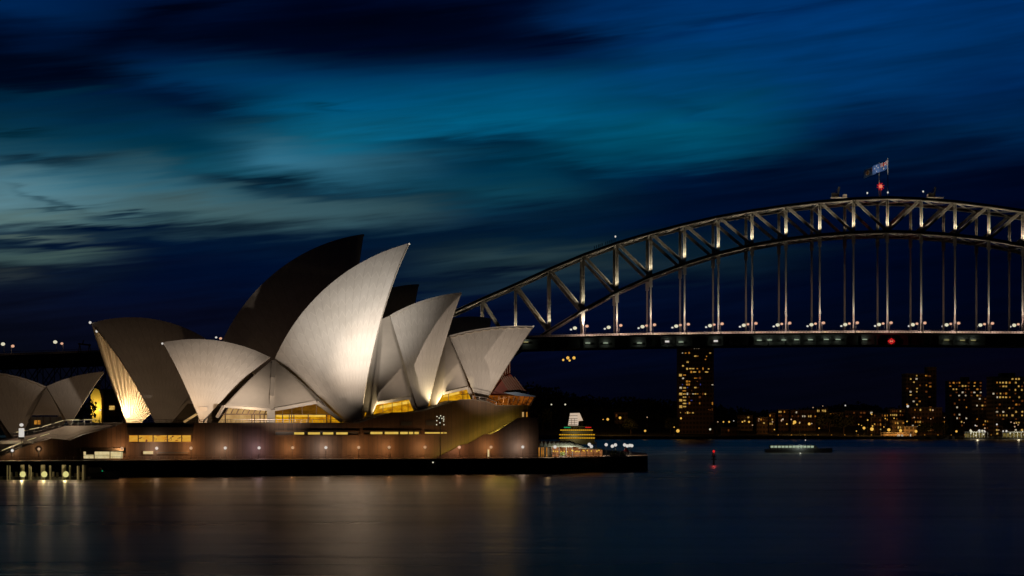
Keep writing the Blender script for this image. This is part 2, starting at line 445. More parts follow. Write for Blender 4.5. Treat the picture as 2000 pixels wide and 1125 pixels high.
# promenade platform with its seawall
p0 = QUAY.world(-150, 0, 0); 
def qp(px, v): 
    w = Q(px, 900, v); return (w.x, w.y)
edge = [QUAY.world(-190, 0, 0), QUAY.world(QUAY.local(1095, 900).x, 0, 0)]
cx = edge[1]
r1 = at(1098, 900, cx.y + 3.0); r2 = at(1265, 900, 646); r3 = at(1262, 900, 700); r4 = at(1150, 900, 800)
foot = [edge[0], edge[1], Vector((r1.x, r1.y, 0)), Vector((r2.x, r2.y, 0)), Vector((r3.x, r3.y, 0)), Vector((r4.x, r4.y, 0)), Vector((-40, 860, 0)), Vector((-420, 860, 0)), Vector((-420, 640, 0))]
b = MB(); b.prism([(p.x, p.y, -2) for p in foot], (0, 0, 2 + ZW - .25))
structure(b.build('seawall_ground', M['seawall']))
b = MB(); b.prism([(p.x, p.y, ZW - .25) for p in [x - Vector((0, .25, 0)) for x in foot]], (0, 0, .25))
structure(b.build('promenade_ground', M['paving']))

# ------------------------------------------------------------------ the opera house
OP = thing('opera_house', 'large white tiled sail-roofed performance hall on a brown granite podium by the water', 'building', tuple(Q(620, 895, 40).xy) + (ZW,))


def part(b, name, m, parent=OP, smooth=False): return b.build(name, m, parent, smooth)


# podium: the upright profile seen from the water, drawn on the wall plane 14 m behind the promenade edge
prof = [(-260, 897), (-60, 897), (0, 892), (49, 872), (100, 856), (138, 860), (158, 851), (227, 832), (240, 827), (700, 827), (764, 807), (810, 806), (844, 799), (898, 782), (924, 781), (950, 785), (969, 793), (1034, 793), (1037, 816)]
pts = [Q(x, y, 14) for x, y in prof]
base = [Vector((pts[-1].x, pts[-1].y, ZW)), Vector((pts[0].x, pts[0].y, ZW))]
pts[0].z = ZW + .1; pts[1].z = ZW + .1
b = MB(); b.prism(pts + base, QIN * 105); part(b, 'podium', M['podium'])
# copings along the top edge
b = MB()
for p, q in zip(pts[7:], pts[8:-1]):
    b.bar(p - QIN * .15 + Vector((0, 0, .12)), q - QIN * .15 + Vector((0, 0, .12)), .5, .22)
part(b, 'coping', M['darkconc'])

# outer stair wall at the north end, with its sloping top and the stair behind it
sp_ = [(853, 893), (905, 868), (915, 866), (947, 848), (963, 847), (1012, 816), (1052, 816)]
sw = [Q(x, y, 9.5) for x, y in sp_]
b = MB(); b.prism(sw + [Vector((sw[-1].x, sw[-1].y, ZW)), Vector((sw[0].x, sw[0].y, ZW))], QIN * .5)
part(b, 'stair_wall', M['podium'])
b = MB()
for i in range(34):
    t0 = i / 34.0; x = 862 + (1008 - 862) * t0
    y = 899 - (899 - 822) * t0
    a = Q(x, y, 10.1); c = Q(x + 4.6, y, 10.1); b.prism([a, c, Vector((c.x, c.y, ZW)), Vector((a.x, a.y, ZW))], QIN * 3.8)
part(b, 'staircase', M['paving'])
b = MB(); a = Q(1014, 822, 9.9); c = Q(1052, 817, 9.9)
b.prism([a, Vector((c.x, c.y, a.z)), Vector((c.x, c.y, ZW)), Vector((a.x, a.y, ZW))], QIN * 60)
part(b, 'corner_block', M['podium'])


def sail(name, pl, T, Mi, B, P, w, nr=14, parent=OP, th=.7, both=True, nu=44, nv=36, ribin=.45):
    nu = nr * 8
    """one roof shell: two halves of one sphere, ribs fanning from the footing to the ridge"""
    T, Mi, B = pl.local(*T), pl.local(*Mi), pl.local(*B); Pn = pl.local(P[0], P[1], w)
    ax, ay, bx, by, cx_, cy_ = T.x, T.z, Mi.x, Mi.z, B.x, B.z
    d = 2 * (ax * (by - cy_) + bx * (cy_ - ay) + cx_ * (ay - by))
    ux = ((ax**2 + ay**2) * (by - cy_) + (bx**2 + by**2) * (cy_ - ay) + (cx_**2 + cy_**2) * (ay - by)) / d
    uz = ((ax**2 + ay**2) * (cx_ - bx) + (bx**2 + by**2) * (ax - cx_) + (cx_**2 + cy_**2) * (bx - ax)) / d
    r = math.hypot(ax - ux, ay - uz)
    dd = (Pn.x - ux)**2 + (Pn.z - uz)**2
    c = (r * r - w * w - dd) / (2 * w); Rs = math.sqrt(r * r + c * c)
    print('SAIL %s r=%.1f c=%.1f R=%.1f w=%.1f' % (name, r, c, Rs, w))
    a0 = math.atan2(cy_ - uz, cx_ - ux); a1 = math.atan2(ay - uz, ax - ux)
    am = math.atan2(by - uz, bx - ux)
    while a1 - a0 > math.pi: a1 -= 2 * math.pi
    while a1 - a0 < -math.pi: a1 += 2 * math.pi
    C = Vector((ux, -c, uz)); me_v = []; faces = []; uvs = []; P0 = Vector((Pn.x, w, Pn.z))
    e0 = (P0 - C).normalized()
    L = 0
    for side in ((1, -1) if both else (1,)):
        for surf in (0, 1):
            o = len(me_v)
            for i in range(nu + 1):
                a = a0 + (a1 - a0) * i / nu
                rp = Vector((ux + r * math.cos(a), 0, uz + r * math.sin(a))); e1 = (rp - C).normalized()
                ang = e0.angle(e1)
                for j in range(nv + 1):
                    t = .02 + .98 * (j / nv)**.85
                    e = (e0 * math.sin((1 - t) * ang) + e1 * math.sin(t * ang)) / math.sin(ang)
                    rad = Rs
                    if surf:
                        rad -= th + ribin * abs(math.sin(math.pi * nr * i / nu)) * min(1, t * 3)
                    p = C + e * rad
                    if surf and j == nv: p = C + e * (rad)
                    me_v.append(pl.world(p.x, side * p.y, p.z)); uvs.append((nr * i / nu, Rs * ang * t / 4.2))
            N = nv + 1
            for i in range(nu):
                for j in range(nv):
                    f = (o + i * N + j, o + (i + 1) * N + j, o + (i + 1) * N + j + 1, o + i * N + j + 1)
                    faces.append((f if (side > 0) ^ (surf == 1) else f[::-1], 1 if surf else 0))
        s0 = len(me_v) - 2 * (nu + 1) * (nv + 1); s1 = s0 + (nu + 1) * (nv + 1)
        for i in (0, nu):
            for j in range(nv):
                faces.append(((s0 + i * N + j, s0 + i * N + j + 1, s1 + i * N + j + 1, s1 + i * N + j), 2))
    me = bpy.data.meshes.new(name); me.from_pydata(me_v, [], [f for f, _ in faces]); me.update()
    for x in (M['tile'], M['rib'], M['beam']): me.materials.append(x)
    for p, (_, k) in zip(me.polygons, faces): p.material_index = k; p.use_smooth = (k != 2)
    ul = me.uv_layers.new(name='UVMap')
    for lp in me.loops: ul.data[lp.index].uv = uvs[lp.vertex_index]
    o = bpy.data.objects.new('roof_shell', me); COL.objects.link(o); attach(o, parent)
    return o


def side_shell(pl, apex, foot, parent=OP, bulge=3.2, n=22, nr=None, name='side_shell'):
    """infill shell hung from the junction of two sails down to a broken lower edge; foot = (px, py, offset)"""
    ends = apex if isinstance(apex, list) else [apex + (1.0,), apex + (1.0,)]
    A0, A1 = [pl.local(*e) for e in ends]
    F_ = [pl.local(*f) for f in foot]
    cum = [0]
    for p, q in zip(F_, F_[1:]): cum.append(cum[-1] + (q - p).length)
    m = 30; rows = []
    for i in range(m + 1):
        s = cum[-1] * i / m; k = 0
        while k < len(cum) - 2 and s > cum[k + 1]: k += 1
        u = (s - cum[k]) / (cum[k + 1] - cum[k]); f = F_[k].lerp(F_[k + 1], u)
        rows.append((f, A0.lerp(A1, i / m)))
    vs = []; fs = []
    for surf in (0, 1):
        for i, (f, A) in enumerate(rows):
            for j in range(n + 1):
                t = j / n; p = A.lerp(f, t)
                bl = bulge * math.sin(math.pi * t) * .9
                p = p + Vector((0, bl, bl * .25)) - Vector((0, .5 * surf, 0))
                vs.append(pl.world(p.x, p.y, p.z))
    N = n + 1; H = (m + 1) * N; mats = []
    for surf in (0, 1):
        o = surf * H
        for i in range(m):
            for j in range(n):
                q = (o + i * N + j, o + (i + 1) * N + j, o + (i + 1) * N + j + 1, o + i * N + j + 1)
                fs.append(q if surf else q[::-1])
    for i in range(m): fs.append((i * N + n, (i + 1) * N + n, H + (i + 1) * N + n, H + i * N + n))
    for i in (0, m):
        for j in range(n): fs.append((i * N + j, i * N + j + 1, H + i * N + j + 1, H + i * N + j))
    b = MB(); b.add(vs, fs)
    o = b.build(name, M['beam'], parent, True)
    # broad uvs so that the tile courses run across
    return o


JST = Plane(600, 634, 8)
sail('south', JST, (318, 669), (415, 664), (528, 698), (393, 826), 19, 12)
sail('tall', JST, (799, 475), (661, 542), (537, 700), (700, 852), 20, 16)
sail('third', JST, (901, 571), (820, 588.7), (761, 616), (827, 832), 17, 10)
sail('north', JST, (1042, 637), (956, 639.5), (877, 655.5), (939, 800), 14, 10)
side_shell(JST, (534, 702), [(424, 812, 18.5), (437, 793, 20), (528, 800, 21)])
side_shell(JST, (534, 702), [(530, 800, 21), (537, 799, 21), (618, 785, 21.5), (667, 822, 19)])
side_shell(JST, [(738, 626, 1.5), (761, 617, 1)], [(690, 838, 13), (716, 830, 16.5), (722, 820, 18), (737, 787, 18.5), (801, 777, 17), (815, 806, 15.5)], bulge=2.2)
side_shell(JST, [(862, 662, 1.5), (877, 657, 1)], [(826, 808, 10), (845, 800, 14), (852, 792, 15), (866, 768, 15), (914, 757, 14), (923, 778, 13)], bulge=2.0)


def beam(pl, pts, w, h=None, name='rib_beam', m='beam'):
    b = MB(); P = [pl.at(*p) for p in pts]
    for p, q in zip(P, P[1:]): b.bar(p, q, w, h)
    return part(b, name, M[m])


beam(JST, [(535, 706, 2.5), (533, 740, 13), (531, 775, 19), (530, 824, 22)], 1.2, .8)
beam(JST, [(424, 815, 19.5), (437, 793.5, 21), (528, 800.5, 22)], .7)
beam(JST, [(537, 800, 22), (618, 785.5, 22.5), (668, 823, 20)], .9)
beam(JST, [(736, 788, 19.5), (801, 777.5, 18), (813, 806, 16.5)], .7)
beam(JST, [(866, 768.5, 16), (914, 757.5, 15), (923, 779, 14)], .7)
# pedestal blocks where the sails meet the podium
for (x0, x1, y0, y1, n) in [(388, 405, 794, 828, 17.5), (522, 537, 800, 828, 22.5)]:
    b = MB(); a = JST.at(x0, y1, n); c = JST.at(x1, y1, n); t = JST.at(x1, y0, n)
    b.prism([a, c, t, Vector((a.x, a.y, t.z))], (-JST.n.x * 3, -JST.n.y * 3, 0)); part(b, 'footing', M['beam'])


def panel(pl, pts, n, m, name='foyer_glass', depth=.3, parent=OP):
    b = MB(); b.prism([pl.at(x, y, n) for x, y in pts], (-pl.n.x * depth, -pl.n.y * depth, 0)); return part(b, name, m, parent)


def mullions(pl, segs, n, w=.18, name='mullion', parent=OP, m='bronze'):
    for x0, y0, x1, y1 in segs:
        b = MB(); b.bar(pl.at(x0, y0, n), pl.at(x1, y1, n), w); part(b, name, M[m], parent)


g = panel(JST, [(424, 828), (446, 797), (528, 803), (528, 828)], 18, G['cream'])
mullions(JST, [(x, 808, x + 5, 798) for x in range(440, 528, 11)] + [(428, 809, 528, 809)] + [(x, 809, x, 828) for x in (440, 492, 497, 508, 516)], 18.4, .3, parent=g)
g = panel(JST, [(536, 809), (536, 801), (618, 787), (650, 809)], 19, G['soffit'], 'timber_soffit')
mullions(JST, [(x, 809, x, 788 + abs(x - 618) * .17) for x in (552, 570, 590, 618)], 19.3, .15, parent=g)
g = panel(JST, [(536, 828), (536, 809.5), (651, 809.5), (672, 828)], 18, G['gold'])
panel(JST, [(540, 814), (540, 809.8), (636, 809.8), (636, 814)], 18.4, G['goldhot'], 'ceiling_light', .2, g)
mullions(JST, [(536, 809.5, 650, 809.5)] + [(x, 809, x, 828) for x in (537, 552, 565, 569.5, 574, 602, 638, 646)], 18.6, .25, parent=g)
g = panel(JST, [(724, 826), (736, 790), (803, 779), (812, 812), (764, 812)], 13.5, G['gold'])
panel(JST, [(742, 793), (802, 782), (803.5, 787), (741, 798.5)], 13.9, G['goldhot'], 'ceiling_light', .2, g)
mullions(JST, [(x, 820, x, 784) for x in (748, 766, 785, 797)], 14.2, .15, parent=g)
g = panel(JST, [(850, 800), (864, 771), (914, 760), (922, 784), (898, 790)], 11, G['gold'])
panel(JST, [(866, 772), (897, 765), (897, 769), (865, 776.5)], 11.4, G['goldhot'], 'ceiling_light', .2, g)
mullions(JST, [(x, 796, x, 764) for x in (876, 903, 906, 914)] + [(900, 771, 921, 768)], 11.7, .18, parent=g)
panel(JST, [(711, 830), (713, 806), (716, 806), (716, 830)], 15, G['gold'])
panel(JST, [(833, 803), (837, 781), (840, 781), (838, 803)], 12, G['gold'])

# north foyer glazing under the last sail: upright screen, sloping red-brown roof glass, outward-leaning lounge glass
def foyer(pts, n, depth, m, name): 
    b = MB(); b.prism([JST.at(x, y, n) for x, y in pts], (-JST.n.x * depth, -JST.n.y * depth, 0)); return part(b, name, m)
g = foyer([(968, 760), (978, 700), (997, 702), (997, 732), (990, 762)], 4, 8, G['amberdim'], 'north_screen')
mullions(JST, [(x, 703, x, 740) for x in (983, 987, 991, 995.5)], 4.3, .2, parent=g)
g = foyer([(958, 772), (984, 738), (997, 731), (1004, 738), (1031, 766), (1024, 770)], 8, 16, [mat('copper red roof glass', (.11, .018, .008), .3, .3, .5)], 'sloping_glass_roof')
mullions(JST, [(x, 734 + (x - 984) * .1, x + 22, 766) for x in range(975, 1010, 5)], 8.3, .25, parent=g)
g = foyer([(940, 793.5), (940, 772), (1044, 774), (1032, 793.5)], 12, 24, G['amber'], 'lounge_glass')
mullions(JST, [(x, 793, x + (x - 960) * .12, 774) for x in range(955, 1040, 9)] + [(945, 785, 990, 776), (950, 776, 985, 792), (1046, 774, 1033, 793.5)], 12.3, .2, parent=g)
foyer([(985, 767), (1008, 765.5), (1047, 773.5), (1044, 775), (1010, 773)], 12.6, 25, M['bluestrip'], 'canopy_edge')

CH = Plane(400, 694, 22)
sail('c_south', CH, (178, 631), (285, 621), (440, 690), (315, 848), 22, 16, ribin=1.5)
sail('c_tall', CH, (710.5, 457), (549, 523), (428, 680), (655, 850), 23, 16)
sail('c_third', CH, (818, 555), (768, 561.5), (690, 600), (770, 850), 19, 10)
sail('c_north', CH, (959, 622), (913, 618.2), (850, 632), (915, 820), 16, 10)
side_shell(CH, (436, 688), [(338, 812, 20), (360, 788, 21), (420, 790, 22)], bulge=3)

b = MB(); b.prism([CH.at(x, y, 12) for x, y in ((325, 830), (345, 800), (365, 785), (430, 780), (470, 830))], (-CH.n.x * .4, -CH.n.y * .4, 0)); g = part(b, 'foyer_wall', M['darkconc'])
b = MB(); b.bar(CH.at(360, 824, 16), CH.at(384, 809, 16), 1.6, .5); part(b, 'glowing_stair', G['cream'], g)  # stair gives off its own light instead of being lit
b = MB(); b.prism([JST.at(x, y, 3) for x, y in ((398, 832), (420, 780), (470, 740), (620, 740), (690, 832))], (-JST.n.x * .4, -JST.n.y * .4, 0)); part(b, 'foyer_wall', M['darkconc'])
# small restaurant sails at the south-west corner
RE = Plane(90, 668, 18)
sail('r_north', RE, (203.5, 726), (145, 735), (90, 755), (136, 832), 10, 8, th=.5, nu=24, nv=20)
sail('r_south', RE, (-70, 728), (10, 730), (90, 755), (33, 868), 10, 8, th=.5, nu=24, nv=20)
side_shell(RE, (90, 757), [(58, 815, 9), (62, 811, 9.5), (118, 811, 9.5), (122, 818, 9)], bulge=1.2)
g = panel(RE, [(40, 845), (60, 814), (120, 814), (126, 838)], 7, M['darksteel'], 'restaurant_glass')
panel(RE, [(67, 829), (67, 821), (79, 821), (79, 829)], 7.4, G['w1'], 'window', .2, g)
mullions(RE, [(x, 840, x, 814) for x in (60, 73, 86, 99, 112)], 7.6, .15, parent=g)

# ---- windows in the podium wall
def wallwin(x0, x1, y0, y1, m, frame=True, bars=(), name='window', v=14, proud=.25, w=.25):
    b = MB(); b.prism([Q(x0, y0, v - proud * .4), Q(x1, y0, v - proud * .4), Q(x1, y1, v - proud * .4), Q(x0, y1, v - proud * .4)], QIN * .35)
    o = part(b, name, m)
    if frame:
        b = MB(); vv = v - proud
        for a in ((x0, y0, x1, y0), (x0, y1, x1, y1), (x0, y0, x0, y1), (x1, y0, x1, y1)): b.bar(Q(a[0], a[1], vv), Q(a[2], a[3], vv), w)
        for x in bars: b.bar(Q(x, y0, vv), Q(x, y1, vv), w * .7)
        part(b, 'frame', M['bronze'], o)
    return o


o = wallwin(251, 374, 849, 864, G['art'], bars=(270, 299, 327, 355), w=.35)
# painted figures on the lit wall behind the long window
rnd = random.Random(3)
for k, (x, y) in enumerate([(276, 856), (284, 861), (302, 857), (308, 852), (322, 853), (325, 860), (331, 857), (338, 854), (343, 860), (352, 856)]):
    a = Q(x, y, 13.78); b = MB()
    for j in range(6):
        c = Q(x + rnd.uniform(-6, 6), y + rnd.uniform(-3, 3), 13.78); b.bar(a, c, .28, .06); a = c
    part(b, 'mural_figure', M['redtile'], o)
o = wallwin(162, 241, 881, 896.5, G['shop'], bars=(184, 215), w=.3)
b = MB(); b.bar(Q(162, 889, 13.7), Q(215, 889, 13.7), .12); b.box(Q(176, 885, 13.7), (2.2, .1, .8), AX3); part(b, 'counter', M['darksteel'], o)
wallwin(279, 300, 880.5, 887.5, G['shop'], w=.2)
wallwin(306, 369, 881.5, 886.5, M['darksteel'])
# hood over the long window, hood over the kiosk
for (x0, x1, y0, y1, dp) in [(249, 377, 834, 848.5, 1.4), (158, 242, 875, 880.5, 1.6)]:
    b = MB(); b.prism([Q(x0, y0, 14 - dp), Q(x1, y0, 14 - dp), Q(x1, y1, 14 - dp), Q(x0, y1, 14 - dp)], QIN * (dp + .2)); part(b, 'hood', M['darkconc'])
wallwin(537, 701, 842, 850.5, M['darksteel'], w=.3)
for x0, x1 in ((575, 594), (602, 625), (631, 651), (657, 679)): wallwin(x0, x1, 844.3, 848.6, G['slot'], False, proud=.9)
wallwin(709, 824, 841.5, 849, M['darksteel'], w=.3)
for x0, x1 in ((724, 747), (752, 778), (782, 796.5), (799, 807), (810, 818)): wallwin(x0, x1, 843.5, 848, G['slot'], False, proud=.9)
wallwin(829, 873, 843.3, 847.8, G['slot'], True, (866, 869))
wallwin(783, 805, 823, 831, M['darksteel'], False); wallwin(832, 850, 821, 831, M['darksteel'], False)
wallwin(951.5, 956.5, 877, 893, G['shop'], True, name='doorway', v=9.5)
wallwin(1019, 1024, 804, 815, G['cream'], True, name='doorway', v=14)
wallwin(1027, 1031, 804, 815, G['w1'], True, name='doorway', v=14)
# ---- south stairs, seen from the side: two flights with glass balustrades and lit handrails
b = MB(); st = [(-60, 876), (27, 857), (80, 846), (127, 832), (195, 831), (235, 829), (235, 845), (-60, 900)]
b.prism([Q(x, y, 24) for x, y in st], QIN * 18); part(b, 'upper_staircase', M['paving'])
b = MB(); st = [(-60, 861), (67, 860.5), (67, 866), (-60, 868)]
b.prism([Q(x, y, 17) for x, y in st], QIN * 6); part(b, 'landing', M['beam'])


def rail_run(line, v, h, spacing=1.6, name='balustrade', lit=False, parent=OP, glass=False):
    P = [Q(x, y, v) for x, y in line]; b = MB(); up = Vector((0, 0, 1))
    for p, q in zip(P, P[1:]):
        n = max(1, int((q - p).length / spacing))
        for i in range(n + 1):
            c = p.lerp(q, i / n); b.bar(c, c + up * h, .07)
        b.bar(p + up * h, q + up * h, .10); b.bar(p + up * h * .5, q + up * h * .5, .05)
    o = part(b, name, M['rail'], parent)
    if lit:
        b = MB()
        for p, q in zip(P, P[1:]):
            n = max(1, int((q - p).length / 3.0))
            for i in range(n):
                b.bar(p.lerp(q, (i + .15) / n) + up * (h + .12), p.lerp(q, (i + .85) / n) + up * (h + .12), .14)
        part(b, 'rail_light', G['strip'], o)
    return o


rail_run([(-20, 898), (0, 892), (49, 872), (100, 856)], 13.8, 1.3, lit=True)
rail_run([(100, 856), (138, 859), (158, 851), (227, 832)], 13.8, 1.1)
rail_run([(27, 857), (80, 846), (127, 832), (191, 831)], 23.8, 1.5, lit=True)
rail_run([(240, 827), (700, 827), (764, 807)], 13.9, 1.05)
rail_run([(924, 781), (950, 785), (969, 793)], 13.9, 1.1)

# ------------------------------------------------------------------ promenade furniture
o = None
P = [QUAY.world(t, -.5, ZW) for t in range(-85, 66, 2)]
b = MB()
for p, q in zip(P, P[1:]):
    b.tube(p, p + Vector((0, 0, 1.0)), .045, n=5); b.bar(p + Vector((0, 0, 1.0)), q + Vector((0, 0, 1.0)), .06); b.bar(p + Vector((0, 0, .5)), q + Vector((0, 0, .5)), .03)
rl = thing('promenade_railing', 'low metal railing along the edge of the waterside promenade', 'railing', tuple(P[0])); part(b, 'rail', M['rail'], rl)

WARM = (1, .62, .30); WHITE = (1, .88, .78); ORNG = (1, .48, .12); PURP = (.95, .72, .86)


def globe_lamp(label, base, h, gm, rad=.42, group=None, twin=False, name='globe_lamp'):
    t = thing(name, label, 'lamp', base, group)
    b = MB(); bs = Vector(base); b.tube(bs, bs + Vector((0, 0, .5)), .14, .09); b.tube(bs + Vector((0, 0, .5)), bs + Vector((0, 0, h - rad * .8)), .06)
    b.tube(bs + Vector((0, 0, h - rad * 1.1)), bs + Vector((0, 0, h - rad * .8)), .12, .2); part(b, 'pole', M['darksteel'], t)
    b = MB(); b.ball(bs + Vector((0, 0, h)), rad); part(b, 'globe', gm, t)
    return t


lamps = [(238, 'warm'), (306, 'cool'), (373, 'warm'), (440, 'cool'), (506, 'purp'), (571.5, 'warm'), (636.5, 'white'), (700.5, 'warm'), (760, 'warm'), (830, 'warm'), (897, 'pink'), (959, 'warm'), (1021, 'white')]
tones = {'warm': ((1, .50, .20), G['warm'], 'orange tinted'), 'cool': ((1, .70, .48), G['white'], 'bluish white'), 'purp': ((.95, .66, .80), G['white'], 'violet tinted white'), 'white': ((1, .80, .66), G['white'], 'neutral white'), 'pink': ((1, .50, .26), G['pink'], 'pinkish')}
for i, (px, tn) in enumerate(lamps):
    col, gm, nm = tones[tn]; v = 10.6 if px < 855 else 6.2
    p = Q(px, 897, v); p.z = ZW
    globe_lamp(f'{nm} globe lamp on the promenade, {ORD[i + 1]} from the southern end', tuple(p), 3.0, gm, .42, 'globe lamps along the promenade')
    light('globe_glint', (p.x, p.y - .55, ZW + 3.0), 70, col)
    spot('globe_light', (p.x, p.y + .5, ZW + 3.0), Vector((p.x, p.y, ZW + 2.6)) + QIN * 8, 900 if tn != 'purp' else 650, col, 165, .5)

# floodlight mast on the edge
p = Q(860, 900, .8); p.z = ZW; top = Q(860, 815, .8)
t = thing('floodlight_mast', 'tall thin mast with a ring of small white floodlights at the promenade edge', 'mast', tuple(p))
b = MB(); b.tube(p, top, .16, .11); part(b, 'pole', M['darksteel'], t)
b = MB()
for i in range(3):
    for s in (-1, 1): b.bar(top + Vector((0, 0, -i * 1.1)), top + Vector((s * .9, 0, -i * 1.1)), .08)
b.box(top + Vector((0, .1, -.9)), (.5, .4, 2.8)); part(b, 'lamp_frame', M['darksteel'], t)
for dx_, dz_ in ((-.9, .2), (.1, .4), (.9, .1), (-.95, -.9), (-.3, -.2), (.9, -1.0), (-1, -2.0), (1.0, -2.0), (.45, -.3), (.95, -.5), (-.1, -1.5)):
    b = MB(); b.ball(top + Vector((dx_, -.25, dz_)), .17, 8, 5); part(b, 'floodlight', G['cool'], t)
p = Q(853, 900, -1.5); 
t = thing('fender_pile', 'dark timber fender pile with a small white lamp below the floodlight mast', 'pile', (p.x, p.y, -1))
b = MB(); b.tube((p.x, p.y, -2), (p.x, p.y, 3.2), .55, .5, 10); b.box((p.x - .5, p.y, 3.4), (1.6, .9, .3)); part(b, 'pile', M['darkconc'], t)
b = MB(); b.ball((p.x - 1.0, p.y - .3, 3.3), .25); part(b, 'lamp', G['cool'], t)

# marquee restaurant at the north-east corner
mk = at(1060, 893, 625); 
t = thing('dining_marquee', 'pale green scalloped marquee restaurant with lit glass walls on the quay', 'marquee', (mk.x, mk.y, ZW))
D0 = 622
def mq(x, y, d): return at(x, y, D0 + d)
b = MB(); n = 120
L_, R_ = 1052, 1132
vs = []
for i in range(n + 1):
    x = L_ + (R_ - L_) * i / n
    e = max(0, (i / n - .78) / .22)
    for (y, d) in ((873, 0), (866.5, 2.5), (862 + 7 * e - 1.5 * abs(math.sin(i / n * math.pi * 10)), 5), (868, 10)):
        vs.append(mq(x + (9 * e if y == 873 else 0), y, d))
b.add(vs, [(i * 4 + j, (i + 1) * 4 + j, (i + 1) * 4 + j + 1, i * 4 + j + 1) for i in range(n) for j in range(3)])
part(b, 'canvas_roof', M['canvas'], t, True)
b = MB()
b.prism([mq(1130, 874, 1), mq(1178, 877, 1), mq(1178, 879, 1), mq(1130, 875.5, 1)], (0, 9, 0)); part(b, 'flat_awning', M['canvas'], t)
b = MB(); b.prism([mq(1078, 892, 1.2), mq(1078, 873.5, 1.2), mq(1132, 873.5, 1.2), mq(1177, 878.5, 1.2), mq(1177, 891, 1.2)], (0, .2, 0)); g = part(b, 'glass_wall', G['tent'], t)
b = MB()
for x in (1078, 1092, 1106, 1118, 1133, 1146, 1160, 1170, 1177): b.bar(mq(x, 892, 1.0), mq(x, 873 if x < 1130 else 876, 1.0), .16)
b.bar(mq(1078, 887.5, 1.0), mq(1177, 887, 1.0), .1); part(b, 'post', M['darksteel'], g)
b = MB(); rnd = random.Random(5)
for x in (1081, 1085, 1089, 1096, 1102, 1108, 1117, 1119, 1124, 1127, 1131, 1139, 1141, 1147, 1155, 1166, 1170):
    b.ball(mq(x, 880.5 + rnd.uniform(-1.2, 1.8), .8), .20, 6, 4)
part(b, 'table_lamp', G['goldhot'], g)
b = MB()
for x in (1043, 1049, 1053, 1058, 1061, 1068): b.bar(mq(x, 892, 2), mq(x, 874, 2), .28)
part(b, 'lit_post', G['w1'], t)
b = MB(); b.prism([mq(1034, 893, 3), mq(1034, 870, 3), mq(1052, 868, 3), mq(1054, 873, 3), mq(1077, 874, 3), mq(1077, 893, 3)], (0, 6, 0)); part(b, 'porch', M['darksteel'], t)
spot('marquee_light', mq(1110, 873, -2.5), mq(1105, 865, 5), 2200, (1, .88, .7), 160); light('marquee_light', mq(1070, 882, 0), 120, (1, .7, .35))

for i, (px, py, d) in enumerate([(1084, 873, 0), (1113, 872.5, 0), (1151, 868, 6), (1155, 872, 0), (1184, 868.5, 8), (1196, 871.5, 3), (1202, 869, 8), (1220, 869, 12), (1225, 871, 9), (1230, 870, 12), (1234, 870.5, 14)]):
    p = at(px, py, 620 + d + (px - 1084) * .13)
    globe_lamp(f'bright white globe lamp on the quay end, {ORD[i + 1]} counting out from the marquee', (p.x, p.y, ZW), p.z - ZW, G['white'], .48, 'globe lamps round the marquee')
    if i % 2 == 0: spot('globe_light', (p.x, p.y + .5, p.z), (p.x, p.y + 3, p.z - 4), 500, (1, .78, .55), 160)
# planters and small figures at the quay end
def leafball(b, c, r, n, s=.35, seed=1, sz=.8):
    rr = random.Random(seed); c = Vector(c)
    for _ in range(n):
        d = Vector((rr.gauss(0, 1), rr.gauss(0, 1), rr.gauss(0, 1))).normalized() * r * rr.uniform(.45, 1.05); d.z *= sz
        a = Vector((rr.gauss(0, 1), rr.gauss(0, 1), rr.gauss(0, 1))).normalized(); q = a.orthogonal().normalized()
        p = c + d; b.add([p - a * s, p + q * s, p + a * s, p - q * s], [(0, 1, 2, 3)])
for i, (px, w_) in enumerate([(1120, 2.0), (1146, 1.8), (1200, 2.6), (1216, 1.8), (1098, 1.6)]):
    p = at(px, 893, 621 + (px - 1084) * .13); p.z = ZW
    t = thing('planter', f'green shrub in a trough on the quay, {["below the marquee glass", "below the awning", "largest, beside the globe lamp cluster", "near the quay end", "below the second marquee lamp"][i]}', 'planter', tuple(p))
    b = MB(); b.box((p.x, p.y, ZW + .25), (w_, .9, .5)); part(b, 'trough', M['darkconc'], t)
    b = MB(); leafball(b, (p.x, p.y, ZW + .8), w_ * .5, 160, .16, i); part(b, 'foliage', mat('hedge leaves', (.10, .13, .03), .8, .4, 1.5), t)
p = at(1223, 889, 642)
t = thing('parasol', 'small folded red parasol standing among the lamps at the quay end', 'parasol', (p.x, p.y, ZW))
b = MB(); b.tube((p.x, p.y, ZW), (p.x, p.y, ZW + 2.6), .05); part(b, 'pole', M['darksteel'], t)
b = MB(); b.tube((p.x, p.y, ZW + 1.3), (p.x, p.y, ZW + 2.5), .9, .08, 10); part(b, 'canopy', M['flagred'], t)

